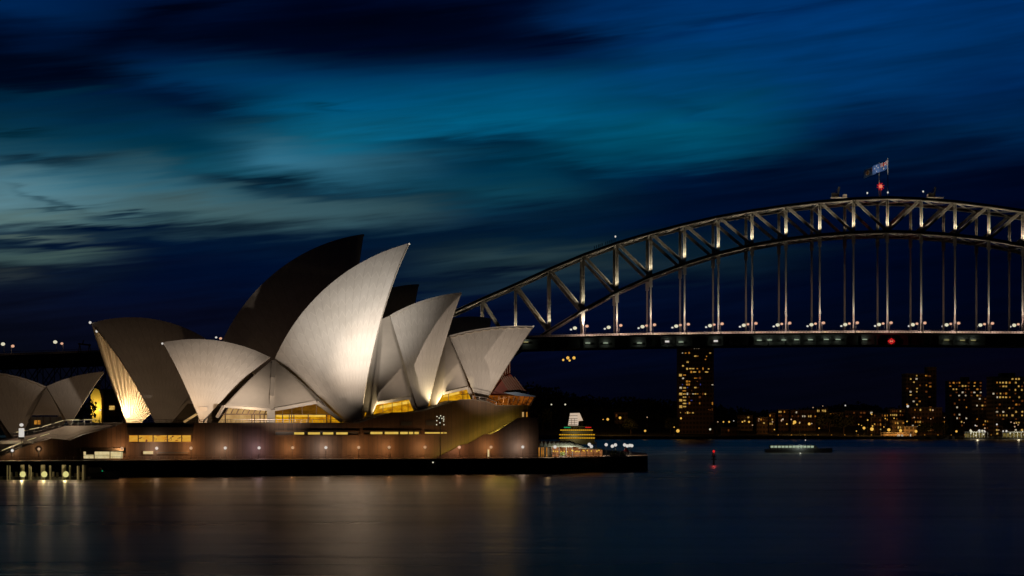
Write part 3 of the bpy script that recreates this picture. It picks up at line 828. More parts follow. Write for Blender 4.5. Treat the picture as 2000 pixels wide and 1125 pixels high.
# ------------------------------------------------------------------ jetty at the lower left
jp = at(85, 938, 541)
t = thing('pontoon_jetty', 'small floating pontoon jetty with pale piles at the foot of the seawall', 'jetty', (jp.x, jp.y, 0))
b = MB(); a, c = at(-30, 934, 545), at(170, 934, 545); b.box(((a.x + c.x) / 2, 547, .35), (c.x - a.x, 6, .7)); part(b, 'pontoon', M['darkconc'], t)
for px, w_, yt in ((14, .22, 909), (19, .2, 909), (44, .55, 908), (57, .2, 908), (60, .25, 911), (84, .55, 908), (98, .25, 909), (125, .55, 908), (137, .25, 909), (153, .35, 910), (165, .6, 908), (169, .2, 910)):
    b = MB(); p = at(px, yt, 543.5); b.tube((p.x, p.y, -1.5), tuple(p), w_, n=8); part(b, 'pile', M['cream'], t)
for px in (22, 32, 50, 64, 72, 104, 112, 147, 158):
    p = at(px, 926, 545); b = MB(); b.box((p.x, p.y, 1.1), (.5, .5, 1.1 + (px % 3) * .3)); part(b, 'bollard', M['cream'], t)
for i, px in enumerate((44, 86, 128)):
    p = at(px, 926.5, 541.5)
    l = globe_lamp(f'dazzling yellow-white lamp on the pontoon jetty, {["leftmost", "middle one", "rightmost, nearest the open water"][i]} of three', (p.x, p.y + .3, .7), p.z - .7, glow('yellowish dock lamp', (215, 206, 130)), .75, 'lamps on the pontoon jetty', name='dock_lamp')
    light('dock_light', (p.x, p.y - .8, p.z + .1), 260, (1, .86, .45))
# small boat lying off the wall with side lights
bp = at(190, 931, 556)
t = thing('motor_boat', 'small dark motor boat with red and green side lights beside the jetty', 'boat', (bp.x, bp.y, 0))
b = MB(); L2 = 5.5
ring = []
for k in range(9):
    s = k / 8; x = bp.x - L2 + 2 * L2 * s; wdt = 1.5 * (1 - max(0, s - .45) ** 2 * 3.0); 
    ring += [(x, bp.y - max(.05, wdt), 1.3 + s * .5), (x, bp.y - max(.05, wdt) * .6, -.2), (x, bp.y + max(.05, wdt) * .6, -.2), (x, bp.y + max(.05, wdt), 1.3 + s * .5)]
b.add(ring, [(k * 4 + j, (k + 1) * 4 + j, (k + 1) * 4 + (j + 1) % 4, k * 4 + (j + 1) % 4) for k in range(8) for j in range(4)] + [(0, 1, 2, 3), (32, 35, 34, 33)])
part(b, 'hull', M['darksteel'], t)
b = MB(); b.prism([(bp.x - 2.2, bp.y - 1, 1.4), (bp.x + 1.8, bp.y - 1, 1.4), (bp.x + .8, bp.y - 1, 2.7), (bp.x - 2.2, bp.y - 1, 2.7)], (0, 2, 0)); part(b, 'cabin', M['darkconc'], t)
b = MB(); b.ball((bp.x - 2.5, bp.y - 1.1, 2.9), .16); part(b, 'red_light', G['red'], t)
b = MB(); b.ball((bp.x + 1.5, bp.y - 1.2, 1.9), .16); part(b, 'green_light', G['green'], t)

light('stair_light', Q(95, 840, 17), 500, (1, .85, .6)); light('stair_light', Q(150, 826, 20), 500, (1, .85, .6)); light('stair_light', Q(25, 872, 13), 160, (1, .85, .55))  # added fills hanging free to brighten the south stairs
# lit sign box and lamp at the stair head
p = Q(42, 866, 13); tp = Q(42, 830, 13)
t = thing('light_column', 'glowing white light box on a post under a globe lamp by the south stairs', 'sign', tuple(p))
b = MB(); b.tube(p - Vector((0, 0, 1)), tp, .1); b.box(Q(42, 856, 13), (1.7, .6, .6)); part(b, 'post', M['darksteel'], t)
b = MB(); b.box(Q(42, 845, 13.0), (1.35, .5, 2.3), AX3); part(b, 'light_box', G['white'], t)
b = MB(); b.ball(tp, .55, sz=.8); part(b, 'globe', G['white'], t)
for i, (px, py, gm, nm) in enumerate([(76, 877, 'warm', 'orange'), (24, 880, 'white', 'white')]):
    p = Q(px, py, 13.2); t = thing('wall_lamp', f'{nm} lamp glowing beside the lower south stair flight', 'lamp', tuple(p))
    b = MB(); b.ball(p, .4); part(b, 'globe', G[gm], t); b = MB(); b.tube(p - Vector((0, 0, 1.6)), p - Vector((0, 0, .3)), .07); part(b, 'post', M['darksteel'], t)
    light('stair_light', p - QIN * .8, 220, WARM)

# ------------------------------------------------------------------ terrace clutter on the podium edge
for i, (px, w_, h_) in enumerate([(294, 1.2, 1.6), (334, 2.0, 1.3), (354, 3.4, 1.7), (380, 1.2, 2.2), (437, 1.6, 1.4), (460, 2.2, 1.0), (500, 3.0, 1.2), (521, 1.4, 1.3), (600, 2.4, 1.0), (640, 1.8, 1.2), (690, 2.4, 1.1)]):
    p = Q(px, 827, 15.6)
    t = thing('cafe_table', f'dark cafe table with chairs on the podium edge, {ORD[i + 1]} from the south end', 'table', tuple(p), 'cafe tables on the podium terrace')
    b = MB(); b.box(p + Vector((0, 0, .75)), (w_, .8, .06)); b.tube(p, p + Vector((0, 0, .75)), .05); part(b, 'table', M['darksteel'], t)
    for s in (-1, 1):
        b = MB(); c = p + Vector((s * w_ * .5, -.1, 0)); b.box(c + Vector((0, 0, .45)), (.45, .45, .05)); b.box(c + Vector((s * .2, 0, .7 + .1 * h_)), (.05, .42, h_ * .45)); b.bar(c + Vector((-.18, -.18, 0)), c + Vector((-.18, -.18, .45)), .04); b.bar(c + Vector((.18, .18, 0)), c + Vector((.18, .18, .45)), .04)
        part(b, 'chair', M['darksteel'], t)
# tip lamps on the sails
for pl, px, py in ((CH, 176, 630), (CH, 189, 647), (JST, 317, 671), (JST, 1042, 637), (JST, 799.5, 476)):
    b = MB(); q = pl.at(px, py, .4); b.ball(q, .42 if pl is CH else .3, 8, 5); part(b, 'ridge_lamp', G['white'] if px < 700 else M['white'])

# ------------------------------------------------------------------ floodlighting of the sails
FL = (1, .80, .64); FW = (1, .90, .80)
def FZ(px, z=15.5):
    p = Q(px, 816, 1.0); p.z = z; return p
FA = FZ(262, 14.5)
spot('sail_flood', FA, JST.at(890, 645, 8), 225000, FL, 24, 1.0, .4)
spot('sail_flood', FZ(690, 14.5) - QIN * 38, JST.at(675, 540, 6), 440000, FW, 42, 1.0, .5)
spot('sail_flood', FZ(560, 14.5) - QIN * 20, JST.at(625, 700, 12), 42000, FL, 40, 1.0, .5)
spot('sail_flood', FZ(590, 14.5) - QIN * 26, JST.at(412, 712, 12), 205000, FL, 32, 1.0, .5)
spot('sail_flood', FZ(880, 14.5) - QIN * 24, JST.at(965, 695, 8), 92000, FL, 36, 1.0, .5)
spot('sail_flood', FZ(800, 14.5) - QIN * 12, JST.at(815, 670, 8), 15000, FL, 44, 1.0, .5)
spot('sail_flood', FZ(560, 14.5) - QIN * 10, JST.at(540, 768, 15), 30000, FL, 46, 1.0, .5)
# weaker warm fills, added without fixtures, on the concert hall and the small sails
spot('sail_flood', Q(345, 812, 20), CH.at(300, 730, 14), 14000, (1, .64, .36), 120, 1.0, .3)
spot('sail_flood', FZ(20), RE.at(90, 780, 8), 7000, (1, .66, .46), 60, 1.0, .4)
spot('sail_flood', FZ(200), CH.at(280, 730, 10), 2200, (1, .66, .44), 50, 1.0, .4)
spot('sail_flood', JST.world(-14, -22, 27), CH.at(500, 640, 14), 1100, (1, .60, .40), 130, 1.0, .5)
# inside the south mouth of the concert hall
pp = CH.at(256, 808, -13); light('mouth_light', pp, 9000, (1, .70, .38), .2); light('mouth_light', CH.at(247, 808, -17.5), 3600, (1, .74, .44), .2)
light('mouth_light', CH.at(268, 806, -4), 2500, (1, .66, .30), .2)
# warm light by the side shells from the foyers below
spot('foyer_light', JST.at(736, 812, 22), JST.at(752, 640, 4), 10000, (1, .78, .46), 110, .8, .3); spot('foyer_light', JST.at(850, 790, 19), JST.at(872, 680, 4), 6000, (1, .78, .46), 110, .8, .3)
light('foyer_light', JST.at(985, 783, 14), 300, (1, .55, .2)); spot('foyer_light', JST.at(484, 815, 25), JST.at(484, 795, 18), 900, (1, .7, .4), 140)
# stair strip light
for i in range(9):
    x = 870 + i * 16.5; y = 893 - (x - 862) * .53
    light('stair_light', Q(x, y, 11.6), 150, (1, .80, .12))

# ------------------------------------------------------------------ harbour bridge
DB = 1200.0; S = DB / F                     # metres per pixel at the near truss
SEP = 32.0
BR = thing('arch_bridge', 'long steel through-arch bridge lit along its trusses behind the sails', 'bridge', ((1733 - HX) * S, DB, 50))
topy = {0: 386, 1: 388.5, 2: 394, 3: 402, 4: 411.5, 5: 423.5, 6: 438, 7: 455, 8: 474.5, 9: 498, 10: 525.5, 11: 555.5, 12: 584, 13: 614, 14: 645}
boty = {0: 452, 1: 454, 2: 459, 3: 467, 4: 478.5, 5: 494.5, 6: 515, 7: 539.5, 8: 569.5, 9: 605, 10: 645, 11: 688, 12: 735, 13: 785, 14: 838}
def node(k, top, far=False):
    y = (topy if top else boty)[abs(k)]
    return Vector(((1733 + 66.0 * k - HX) * S, DB + (SEP if far else 0), HZ + (HY - y) * S))
KS = range(-14, 15)
def decky(px):
    """road level seen at the near edge"""
    if px > 1733: return 651 + (px - 1733) * .006
    if px > 1000: return 651 + (1733 - px) ** 2 * .0000190
    return 661.2 + (1000 - px) * .0345
def deckz(px): return HZ + (HY - decky(px)) * S


for far in (False, True):
    for top in (True, False):
        b = MB()
        for k in list(KS)[:-1]:
            p, q = node(k, top, far), node(k + 1, top, far)
            hh, ww = (1.7, 1.4) if top else (1.8, 1.4)
            b.bar(p, q, ww, hh * .8)
        o = part(b, 'top_chord' if top else 'bottom_chord', M['darksteel'], BR); b = MB()  # dark body against paler flanges: uplit edge lines put into the colour
        for k in list(KS)[:-1]:
            p, q = node(k, top, far), node(k + 1, top, far); hh, ww = (1.7, 1.4) if top else (1.8, 1.4)
            up = Vector((0, 0, hh / 2)); b.bar(p + up * .8, q + up * .8, ww + .7, .3); b.bar(p - up, q - up, ww + 1.3, .5)
        part(b, 'flange', M['steel'], o)
    for k in KS:
        p, q = node(k, True, far), node(k, False, far)
        # laced box post: four angles, lacing bars
        b = MB(); wd_ = .60
        for s in (-1, 1):
            b.box((p.x + s * wd_, p.y, (p.z + q.z) / 2), (.35, 1.3, p.z - q.z - 2))
        n = max(2, int((p.z - q.z) / 2.0))
        for i in range(n):
            z0 = q.z + (p.z - q.z) * i / n; z1 = q.z + (p.z - q.z) * (i + 1) / n
            for yy in (-.62,):
                b.bar((p.x - wd_, p.y + yy, z0), (p.x + wd_, p.y + yy, z1), .28, .1); b.bar((p.x + wd_, p.y + yy, z0), (p.x - wd_, p.y + yy, z1), .28, .1)
        b.box((p.x, p.y + .3, (p.z + q.z) / 2), (1.1, .1, p.z - q.z - 2))
        if -14 < k < 14: part(b, 'post', M['steel'], BR)
        # diagonal
        if k < 14:
            a, c = (node(k, True, far), node(k + 1, False, far)) if k < 0 else (node(k + 1, True, far), node(k, False, far))
            b = MB(); d = (c - a).normalized(); nn = Vector((-d.z, 0, d.x))
            for s in (-1, 1): b.bar(a + nn * s * .34, c + nn * s * .34, .28, 1.0)
            L = (c - a).length; m_ = int(L / 1.9)
            for i in range(m_):
                s0 = a.lerp(c, i / m_); s1 = a.lerp(c, (i + 1) / m_); sg = 1 if i % 2 else -1
                b.bar(s0 + nn * sg * .34 + Vector((0, -.5, 0)), s1 - nn * sg * .34 + Vector((0, -.5, 0)), .18, .1)
            b.bar(a + Vector((0, .3, 0)), c + Vector((0, .3, 0)), 1.2 if abs(nn.z) < 0 else .1, 1.0)
            part(b, 'diagonal', M['steel'], BR)
        # hanger down to the road
        dz_ = deckz(1733 + 66 * k) - 1
        if q.z > dz_ + 3:
            b = MB()
            for s in (-1, 1): b.box((q.x + s * .38, q.y, (q.z + dz_) / 2), (.2, .75, q.z - dz_))
            b.box((q.x, q.y - .1, (q.z + dz_) / 2), (.56, .3, q.z - dz_))
            b.box((q.x, q.y, q.z - 3), (1.9, .9, 6))
            part(b, 'hanger', M['steel'], BR)
# lateral bracing between the trusses
b = MB()
for k in list(KS)[:-1]:
    for top in (True, False):
        a, c, d, e = node(k, top), node(k + 1, top, True), node(k, top, True), node(k + 1, top)
        off = Vector((0, 0, -.6)); b.bar(a + off, c + off, .5, .6); b.bar(d + off, e + off, .5, .6); b.bar(a + off, d + off, .9, 1.1)
part(b, 'lateral_bracing', M['steel'], BR)
# deck
b = MB(); xs = list(range(-120, 3300, 30))
for x0, x1 in zip(xs, xs[1:]):
    p, q = Vector(((x0 - HX) * S, DB - 9, deckz(x0))), Vector(((x1 - HX) * S, DB - 9, deckz(x1)))
    th = 1.0; b.prism([p, q, q - Vector((0, 0, th)), p - Vector((0, 0, th))], (0, 49, 0))
part(b, 'deck', M['asphalt'], BR)
b = MB()
for x0, x1 in zip(xs, xs[1:]):
    for yy in (-5, 6, 20, 34):
        p, q = Vector(((x0 - HX) * S, DB + yy, deckz(x0) - 1)), Vector(((x1 - HX) * S, DB + yy, deckz(x1) - 1))
        dp = 5.4; b.prism([p, q, q - Vector((0, 0, dp)), p - Vector((0, 0, dp))], (0, .6, 0))
    x = (x0 - HX) * S; b.box((x, DB + 14, deckz(x0) - 4.2), (.6, 40, 4.6))
part(b, 'deck_girder', M['darksteel'], BR)
b = MB(); xm = -120 * S
x = -90.0
while x < 3290:
    X = (x - HX) * S; z = deckz(x); b.box((X, DB - 8.8, z + .95), (.14, .14, 1.9)); x += 5.5
for x0, x1 in zip(xs, xs[1:]):
    p, q = Vector(((x0 - HX) * S, DB - 8.8, deckz(x0))), Vector(((x1 - HX) * S, DB - 8.8, deckz(x1)))
    for h_ in (.7, 1.9): b.bar(p + Vector((0, 0, h_)), q + Vector((0, 0, h_)), .16)
part(b, 'railing', M['rail'], BR)
# added white wall beside the road, catching lamp light like lit traffic
b = MB()
for x0, x1 in zip(xs, xs[1:]):
    p, q = Vector(((x0 - HX) * S, DB - 3.6, deckz(x0))), Vector(((x1 - HX) * S, DB - 3.6, deckz(x1)))
    b.prism([p, q, q + Vector((0, 0, 1.3)), p + Vector((0, 0, 1.3))], (0, .3, 0))
part(b, 'light_catch_wall', M['white'], BR)
# approach span trusses west of the arch
for yy in (0, 30):
    b = MB(); x = -120
    while x < 809:
        X0, X1 = (x - HX) * S, (x + 34 - HX) * S; zt, zb = deckz(x) - 6, deckz(x) - 20
        b.bar((X0, DB + yy, zt), (X1, DB + yy, zt), .7); b.bar((X0, DB + yy, zb), (X1, DB + yy, zb), .9)
        b.bar((X0, DB + yy, zt), (X0, DB + yy, zb), .5); b.bar((X0, DB + yy, zb), (X1, DB + yy, zt), .5); b.bar((X0, DB + yy, zt), (X1, DB + yy, zb), .35)
        x += 34
    part(b, 'approach_truss', M['darksteel'], BR)
    for xp in (20, 240, 460, 680):
        X = (xp - HX) * S; b = MB(); b.box((X, DB + yy, (deckz(xp) - 20) / 2), (3, 4, deckz(xp) - 20)); part(b, 'pier', M['darkconc'], BR)
# granite pylons at the end of the arch (behind the tall sail)
for yy, px_ in ((-4, 735), (36, 735), (-4, 2731), (36, 2731)):
    b = MB(); X = (px_ - HX) * S; b.box((X, DB + yy, 26), (20, 12, 52)); b.box((X, DB + yy, 68), (17, 10, 32)); b.box((X, DB + yy, 85), (18.5, 11, 3)); b.box((X, DB + yy, 87.5), (15, 8.5, 2)); part(b, 'pylon', M['cream'], BR)
# deck edge lights
for px, py, kind in [(1027, 667, 'yell'), (1148, 669, 'paleg'), (1183, 669, 'paleg'), (1249, 669, 'paleg'), (1303, 666, 'white'), (1330, 667, 'paleg'), (1398, 665, 'white'), (1483, 663.5, 'paleg'), (1503, 663, 'paleg'), (1531, 663, 'paleg'), (1556, 662.5, 'paleg'), (1583, 662.5, 'paleg'), (1614, 662, 'paleg'), (1637, 662, 'paleg'), (1689, 662, 'paleg'), (1849, 663, 'yell'), (1880, 663.5, 'yell'), (1901, 663.5, 'yell')]:
    b = MB(); p = at(px, py + 1, DB - 6.2)
    b.box(p, (2.6 if kind != 'white' else 2.2, .4, .42 if kind != 'white' else 1.0)); part(b, 'deck_light', G[kind], BR)
    light('deck_edge_light', p + Vector((0, -1.0, .2)), 90, (.85, 1, .75))

# uplights on the trusses
UPC = (1, .82, .56)
for k in range(-13, 9):
    for far in (False, True):
        q = node(k, False, far); p = node(k, True, far)
        pw = 9500 if not far else 1300
        q = q.copy(); q.z = max(q.z, deckz(1733 + 66 * k) + 1.0); sx_ = -1.5 if k < 0 else 1.5
        if far:
            spot('truss_uplight', (q.x + 2.5, q.y - 3.5, q.z + 1.8), (p.x, p.y, p.z - 2), pw, UPC, 80, .8)
        else:
            spot('truss_uplight', (q.x + sx_, q.y - 4.0, q.z + 1.2), (p.x, p.y, p.z - 4), pw, UPC, 100, .8)
        if not far and k % 1 == 0 and q.z > deckz(1733 + 66 * k) + 5:
            spot('hanger_light', (q.x + .8, q.y - 3.4, deckz(1733 + 66 * k) + 3.0), (q.x, q.y, q.z - 4), 26000, (1, .82, .62), 44, .8)

# lamp standards on the deck
def bridge_lamp_proto(gm, rad, arm, name):
    t = thing(name, 'x', 'lamp', (0, 0, 0), 'lamp standards on the bridge deck')
    b = MB(); b.tube((0, 0, 0), (0, 0, 5.2), .16, .10, 6); b.bar((0, 0, 5.2), (arm, 0, 5.6), .12); part(b, 'pole', M['darksteel'], t)
    b = MB(); b.ball((arm, 0, 5.5), rad, 8, 6, .8); part(b, 'lantern', gm, t)
    return t
protos = [bridge_lamp_proto(G['pink'], .95, .8, 'bridge_lamp'), bridge_lamp_proto(G['pink'], .8, -.6, 'bridge_lamp'), bridge_lamp_proto(G['cool'], 1.15, -.6, 'bridge_lamp'), bridge_lamp_proto(G['white'], .65, -.8, 'bridge_lamp')]
used = [False] * 4
desc = ['pinkish lamp outside the near hanger', 'orange-white lamp behind the near hanger', 'bright greenish white lamp mid deck', 'small white lamp by the far hanger']
k_name = lambda k: ('under the flagpoles' if k == 0 else f'{ORD[abs(k)]} hanger {"north" if k > 0 else "south"} of the flagpoles')
for k in range(-9, 5):
    for j, (dxp, yy) in enumerate(((4.5, -6), (-6, 4), (-14, 17), (-21, 36))):
        if k < -7 and j == 1: continue
        px = 1733 + 66 * k + dxp; X = (px - HX) * (DB + 0) / F
        X = (px - HX) / F * (DB + yy)
        loc = (X, DB + yy, deckz(px) )
        lab = f'{desc[j]}, {k_name(k)}'
        if not used[j]: protos[j].location = loc; protos[j]['label'] = lab; used[j] = True
        else: dup(protos[j], loc, lab, 'lamp standards on the bridge deck')
        if j == 0: spot('bridge_lamp_light', (loc[0], DB - 8, loc[2] + 6.0), (loc[0], DB, loc[2]), 2600, (1, .66, .52), 165, .3)
for i, (px, py, yy, g_) in enumerate([(8, 672, 10, 2), (22, 676, 0, 0), (110, 668, 10, 2), (123, 671, 0, 1), (425, 659, 20, 3), (433, 661, 6, 1)]):
    X = (px - HX) / F * (DB + yy); h = HZ + (HY - py) / F * (DB + yy) - 5.5
    lab = f'{["white", "orange", "taller white", "orange-white", "small white", "small warm"][i]} lamp standard on the bridge approach, {ORD[i + 1]} from the south end'
    r = dup(protos[g_], (X, DB + yy, h), lab, 'lamp standards on the bridge deck')
    if i in (1, 3): light('bridge_lamp_light', (X, DB - 1, h + 6.5), 1200, (1, .66, .44))
# maintenance gantry on the approach
p = Vector(((168 - HX) * S, DB - 4, deckz(168)))
t = thing('sign_gantry', 'dark red steel gantry over the bridge approach road', 'gantry', tuple(p))
b = MB()
for dx_ in (-2.6, 2.6): b.bar(p + Vector((dx_ - .8, 0, 0)), p + Vector((dx_, 0, 5)), .4); b.bar(p + Vector((dx_ + .8, 0, 0)), p + Vector((dx_, 0, 5)), .4)
b.bar(p + Vector((-3.4, 0, 5)), p + Vector((3.4, 0, 4.2)), .9); b.bar(p + Vector((-1, 0, 5)), p + Vector((-.6, 0, 7)), .5); part(b, 'frame', M['redtile'], t)

# red channel marker under the crown
p = at(1741, 666.5, DB - 9.6)
t = thing('navigation_signal', 'red glowing diamond navigation signal hung on the bridge deck edge', 'signal', tuple(p))
b = MB(); rr = 1.6
for i in range(4):
    a = p + Vector((math.cos(i * math.pi / 2) * rr * 1.15, 0, math.sin(i * math.pi / 2) * rr * .9)); c = p + Vector((math.cos((i + 1) * math.pi / 2) * rr * 1.15, 0, math.sin((i + 1) * math.pi / 2) * rr * .9)); b.bar(a, c, .55, .4)
part(b, 'diamond', G['red'], t)
b = MB(); b.ball(p + Vector((-.55, 0, 0)), .42, 8, 5); b.ball(p + Vector((.55, 0, 0)), .42, 8, 5); b.box(p, (.8, .3, .3)); part(b, 'centre_lamp', G['hot'], t)
b = MB(); b.box(p + Vector((0, .5, 0)), (3.8, .3, 3.2)); b.bar(p + Vector((0, .5, 1)), p + Vector((0, .5, 4)), .3); part(b, 'backboard', M['darksteel'], t)
light('signal_light', p + Vector((0, -2, 0)), 380, (1, .06, .10))

# beacon, flags, maintenance cranes on the crown
p = at(1720, 364, DB + 12); bz = node(0, True).z + 1
t = thing('aviation_beacon', 'bright red beacon lamp on the crown of the bridge arch', 'beacon', (p.x, p.y, bz))
b = MB(); b.tube((p.x, p.y, bz), (p.x, p.y, p.z - .8), .35, .25); part(b, 'mast', M['darksteel'], t)
b = MB(); b.ball(p, 1.05, 12, 8); part(b, 'lamp', G['hot'], t)
b = MB()
for i_ in range(8): b.bar(p + Vector((0, .6, 0)), p + Vector((math.cos(i_ * .785 + .3) * 2.1, .6, math.sin(i_ * .785 + .3) * 2.1)), .7, .3)  # spokes build the lamp's star flare as solid glowing bars
part(b, 'red_flare', G['red'], t)
light('beacon_light', p + Vector((0, -1.6, 0)), 900, (1, .08, .08))


def flag(px, ytop, ybase, D, label, badge, w=8.6, h=4.6, fy=0):
    p = at(px, ybase, D); q = at(px, ytop, D)
    t = thing('flag', label, 'flag', tuple(p)); b = MB(); b.tube(p, q, .28, .16); part(b, 'flagpole', M['white'], t)
    nx, nz = 44, 24; vs = []; fs = []; ms = []
    for i in range(nx + 1):
        for j in range(nz + 1):
            u, v = i / nx, j / nz
            vs.append((q.x - .2 - u * w * .93, q.y + .9 * math.sin(u * 7 + v) * u ** .5, q.z - 1.0 - v * h - u * w * .42 - .25 * math.sin(u * 6)))
    for i in range(nx):
        for j in range(nz):
            u, v = (i + .5) / nx, (j + .5) / nz; m_ = 0
            if u < .5 and v < .5:
                a, c = u * 2, v * 2; cx_, cy_ = abs(a - .5), abs(c - .5)
                dg = min(abs(a - c), abs(a + c - 1)); m_ = 0
                if dg < .17: m_ = 1
                if dg < .06: m_ = 2
                if cx_ < .12 or cy_ < .2: m_ = 1
                if cx_ < .07 or cy_ < .11: m_ = 2
            elif badge:
                if ((u - .76) * 2) ** 2 + (v - .5) ** 2 < .075: m_ = 1
                if ((u - .76) * 2) ** 2 + (v - .5) ** 2 < .065 and (abs(u - .76) < .03 or abs(v - .5) < .06): m_ = 3
            else:
                for sx_, sy_, r_ in ((.25, .75, .012), (.75, .18, .004), (.75, .8, .004), (.65, .45, .004), (.86, .4, .004)):
                    if ((u - sx_) * 2) ** 2 + (v - sy_) ** 2 < r_: m_ = 1
            N = nz + 1; fs.append((i * N + j, (i + 1) * N + j, (i + 1) * N + j + 1, i * N + j + 1)); ms.append(m_)
    me = bpy.data.meshes.new('cloth'); me.from_pydata(vs, [], fs); me.update()
    for x in ('flagblue', 'flagwhite', 'flagred', 'badge'): me.materials.append(M[x])
    for pg, m_ in zip(me.polygons, ms): pg.material_index = m_
    o = bpy.data.objects.new('cloth', me); COL.objects.link(o); attach(o, t)
    sd = o.modifiers.new('thickness', 'SOLIDIFY'); sd.thickness = .05
    return q
q = flag(1734, 309, 384, DB + 1, 'blue national flag with corner cross and stars on the nearer, taller flagpole', False)
flag(1717, 317, 384, DB + SEP, 'blue state flag with round gold badge on the farther flagpole', True, w=8.8)
spot('flag_light', q + Vector((-6, -14, -18)), q + Vector((-5, 0, -3)), 9000, (1, .92, .85), 45, .8)

for i, (px, py) in enumerate([(1638, 380), (1826, 381)]):
    kk = -1 if i == 0 else 1
    p = at(px, py, DB + 16); s = -1 if i == 0 else 1
    p.z = node(kk, True).z + 1.6 + (-.4 if i else -.4)
    t = thing('maintenance_crane', f'small dark maintenance crane on the arch top {"south" if i == 0 else "north"} of the flags', 'crane', tuple(p))
    b = MB(); b.box(p + Vector((0, 0, 1.0)), (9, 4, .5)); b.box(p + Vector((3.3 * -s * (1 if i == 0 else 1), 0, 2)), (2.2, 3, 1.6)); part(b, 'platform', M['white'], t)
    b = MB(); b.box(p + Vector((-2.5 * 1, 0, 2.4)), (3, 3, 2.4)); b.bar(p + Vector((-.5, 0, 1)), p + Vector((.2, 0, 7)), .9); b.bar(p + Vector((-2.5, 0, 3.4)), p + Vector((.2, 0, 6.4)), .35); part(b, 'jib', M['darksteel'], t)
for i, (px, py) in enumerate([(1694, 377), (1734, 376), (1803, 374), (1407 - 205, 462)]):
    D = DB - .5; p = at(px, py, D)
    kf = (px - 1733) / 66.0; k0 = math.floor(kf); zt = node(k0, True).z + (node(k0 + 1, True).z - node(k0, True).z) * (kf - k0) + 1
    t = thing('marker_lamp', f'small white marker lamp on the arch top, {["just south of the flags", "at the foot of the nearer flagpole", "beside the northern crane", "beside the climbing party on the slope"][i]}', 'lamp', (p.x, p.y, zt))
    b = MB(); b.tube((p.x, p.y, zt - .3), (p.x, p.y, p.z), .12); part(b, 'post', M['darksteel'], t)
    b = MB(); b.ball(p, .45, 8, 5, 1.3); part(b, 'globe', G['white'], t)

# climbers on the arch
def person_mesh():
    me = bpy.data.meshes.new('person')
    V = [(0, 0, .95), (0, 0, 1.2), (0, .02, 1.42), (0, .02, 1.52), (0, 0, 1.62), (0, 0, 1.74), (-.20, 0, 1.40), (-.30, -.06, 1.12), (-.26, -.24, .98), (.20, 0, 1.40), (.30, .05, 1.12), (.28, -.16, .94), (-.11, 0, .88), (-.13, -.12, .48), (-.13, .02, .06), (-.13, -.16, .03), (.11, 0, .88), (.14, .06, .48), (.13, .16, .06), (.13, 0, .03)]
    E = [(0, 1), (1, 2), (2, 3), (3, 4), (4, 5), (2, 6), (6, 7), (7, 8), (2, 9), (9, 10), (10, 11), (0, 12), (12, 13), (13, 14), (14, 15), (0, 16), (16, 17), (17, 18), (18, 19)]
    r = [.16, .17, .16, .06, .10, .08, .08, .055, .045, .08, .055, .045, .11, .08, .055, .05, .11, .08, .055, .05]
    me.from_pydata(V, E, []); o = bpy.data.objects.new('person', me); COL.objects.link(o)
    md = o.modifiers.new('skin', 'SKIN'); 
    for sv, q in zip(me.skin_vertices[0].data, r): sv.radius = (q, q)
    me.skin_vertices[0].data[0].use_root = True
    dg = bpy.context.evaluated_depsgraph_get(); m2 = bpy.data.meshes.new_from_object(o.evaluated_get(dg)); m2.materials.clear(); m2.materials.append(M['clothes'])
    for p_ in m2.polygons: p_.use_smooth = True; p_.material_index = 0
    bpy.data.objects.remove(o); return m2
pm = person_mesh()
for i, px in enumerate((1161, 1165, 1169, 1172, 1176, 1183, 1187, 1191, 1195, 1199)):
    kf = (px - 1733) / 66.0; k0 = math.floor(kf); zt = node(k0, True).z + (node(k0 + 1, True).z - node(k0, True).z) * (kf - k0) + 1.15
    o = bpy.data.objects.new('person', pm); COL.objects.link(o); o.location = ((px - HX) * S, DB, zt); o.rotation_euler = (0, 0, R(90 + (i * 37) % 30)); o.scale = (1, 1, 1.0)
    tag(o, f'climber in dark overalls on the arch slope, {ORD[i + 1]} from the lower end', 'person', 'climbers on the bridge arch')

# lamps slung under the deck
for i, (px, py) in enumerate([(1100, 703), (1109, 699), (1112.5, 704), (1121, 699)]):
    p = at(px, py, DB + 4); zt = deckz(px) - 6.2
    t = thing('pendant_lamp', f'orange lamp slung below the bridge deck, {["lower left", "upper left", "lower right", "upper right"][i]} of a group of four', 'lamp', (p.x, p.y, zt), 'lamps below the bridge deck')
    b = MB(); b.tube((p.x, p.y, zt), tuple(p), .1, n=5); part(b, 'rod', M['darksteel'], t); b = MB(); b.ball(p, .85 if i in (1, 3) else .6, 8, 6); part(b, 'lantern', G['orange'], t)

# ------------------------------------------------------------------ far shore
DS = 1620.0
ridge = [(-200, 770), (300, 772), (900, 768), (1040, 764), (1100, 772), (1150, 776), (1230, 782), (1320, 797), (1400, 800), (1480, 803), (1600, 806), (1680, 802), (1750, 800), (1850, 806), (1950, 812), (2150, 815), (3000, 812)]
def ridgey(px):
    for (a, ya), (c, yc) in zip(ridge, ridge[1:]):
        if a <= px <= c: return ya + (yc - ya) * (px - a) / (c - a)
    return 815
def terr(px, D):
    t = min(1, max(0, (D - DS - 25) / 260)); t = t * t * (3 - 2 * t)
    zr = HZ + (HY - ridgey(px)) / F * 1900 - 6 + 3 * math.sin(px * .02)
    return 2.0 + (zr - 2) * t
vs = []; fs = []; cols_ = list(range(1020, 2960, 16)); rows_ = [DS, DS + 1, DS + 25, DS + 60, DS + 100, DS + 150, DS + 200, DS + 260, DS + 330, DS + 600]
for i, px in enumerate(cols_):
    for j, D in enumerate(rows_):
        vs.append(((px - HX) / F * D, D, -1 if j == 0 else terr(px, D)))
N = len(rows_)
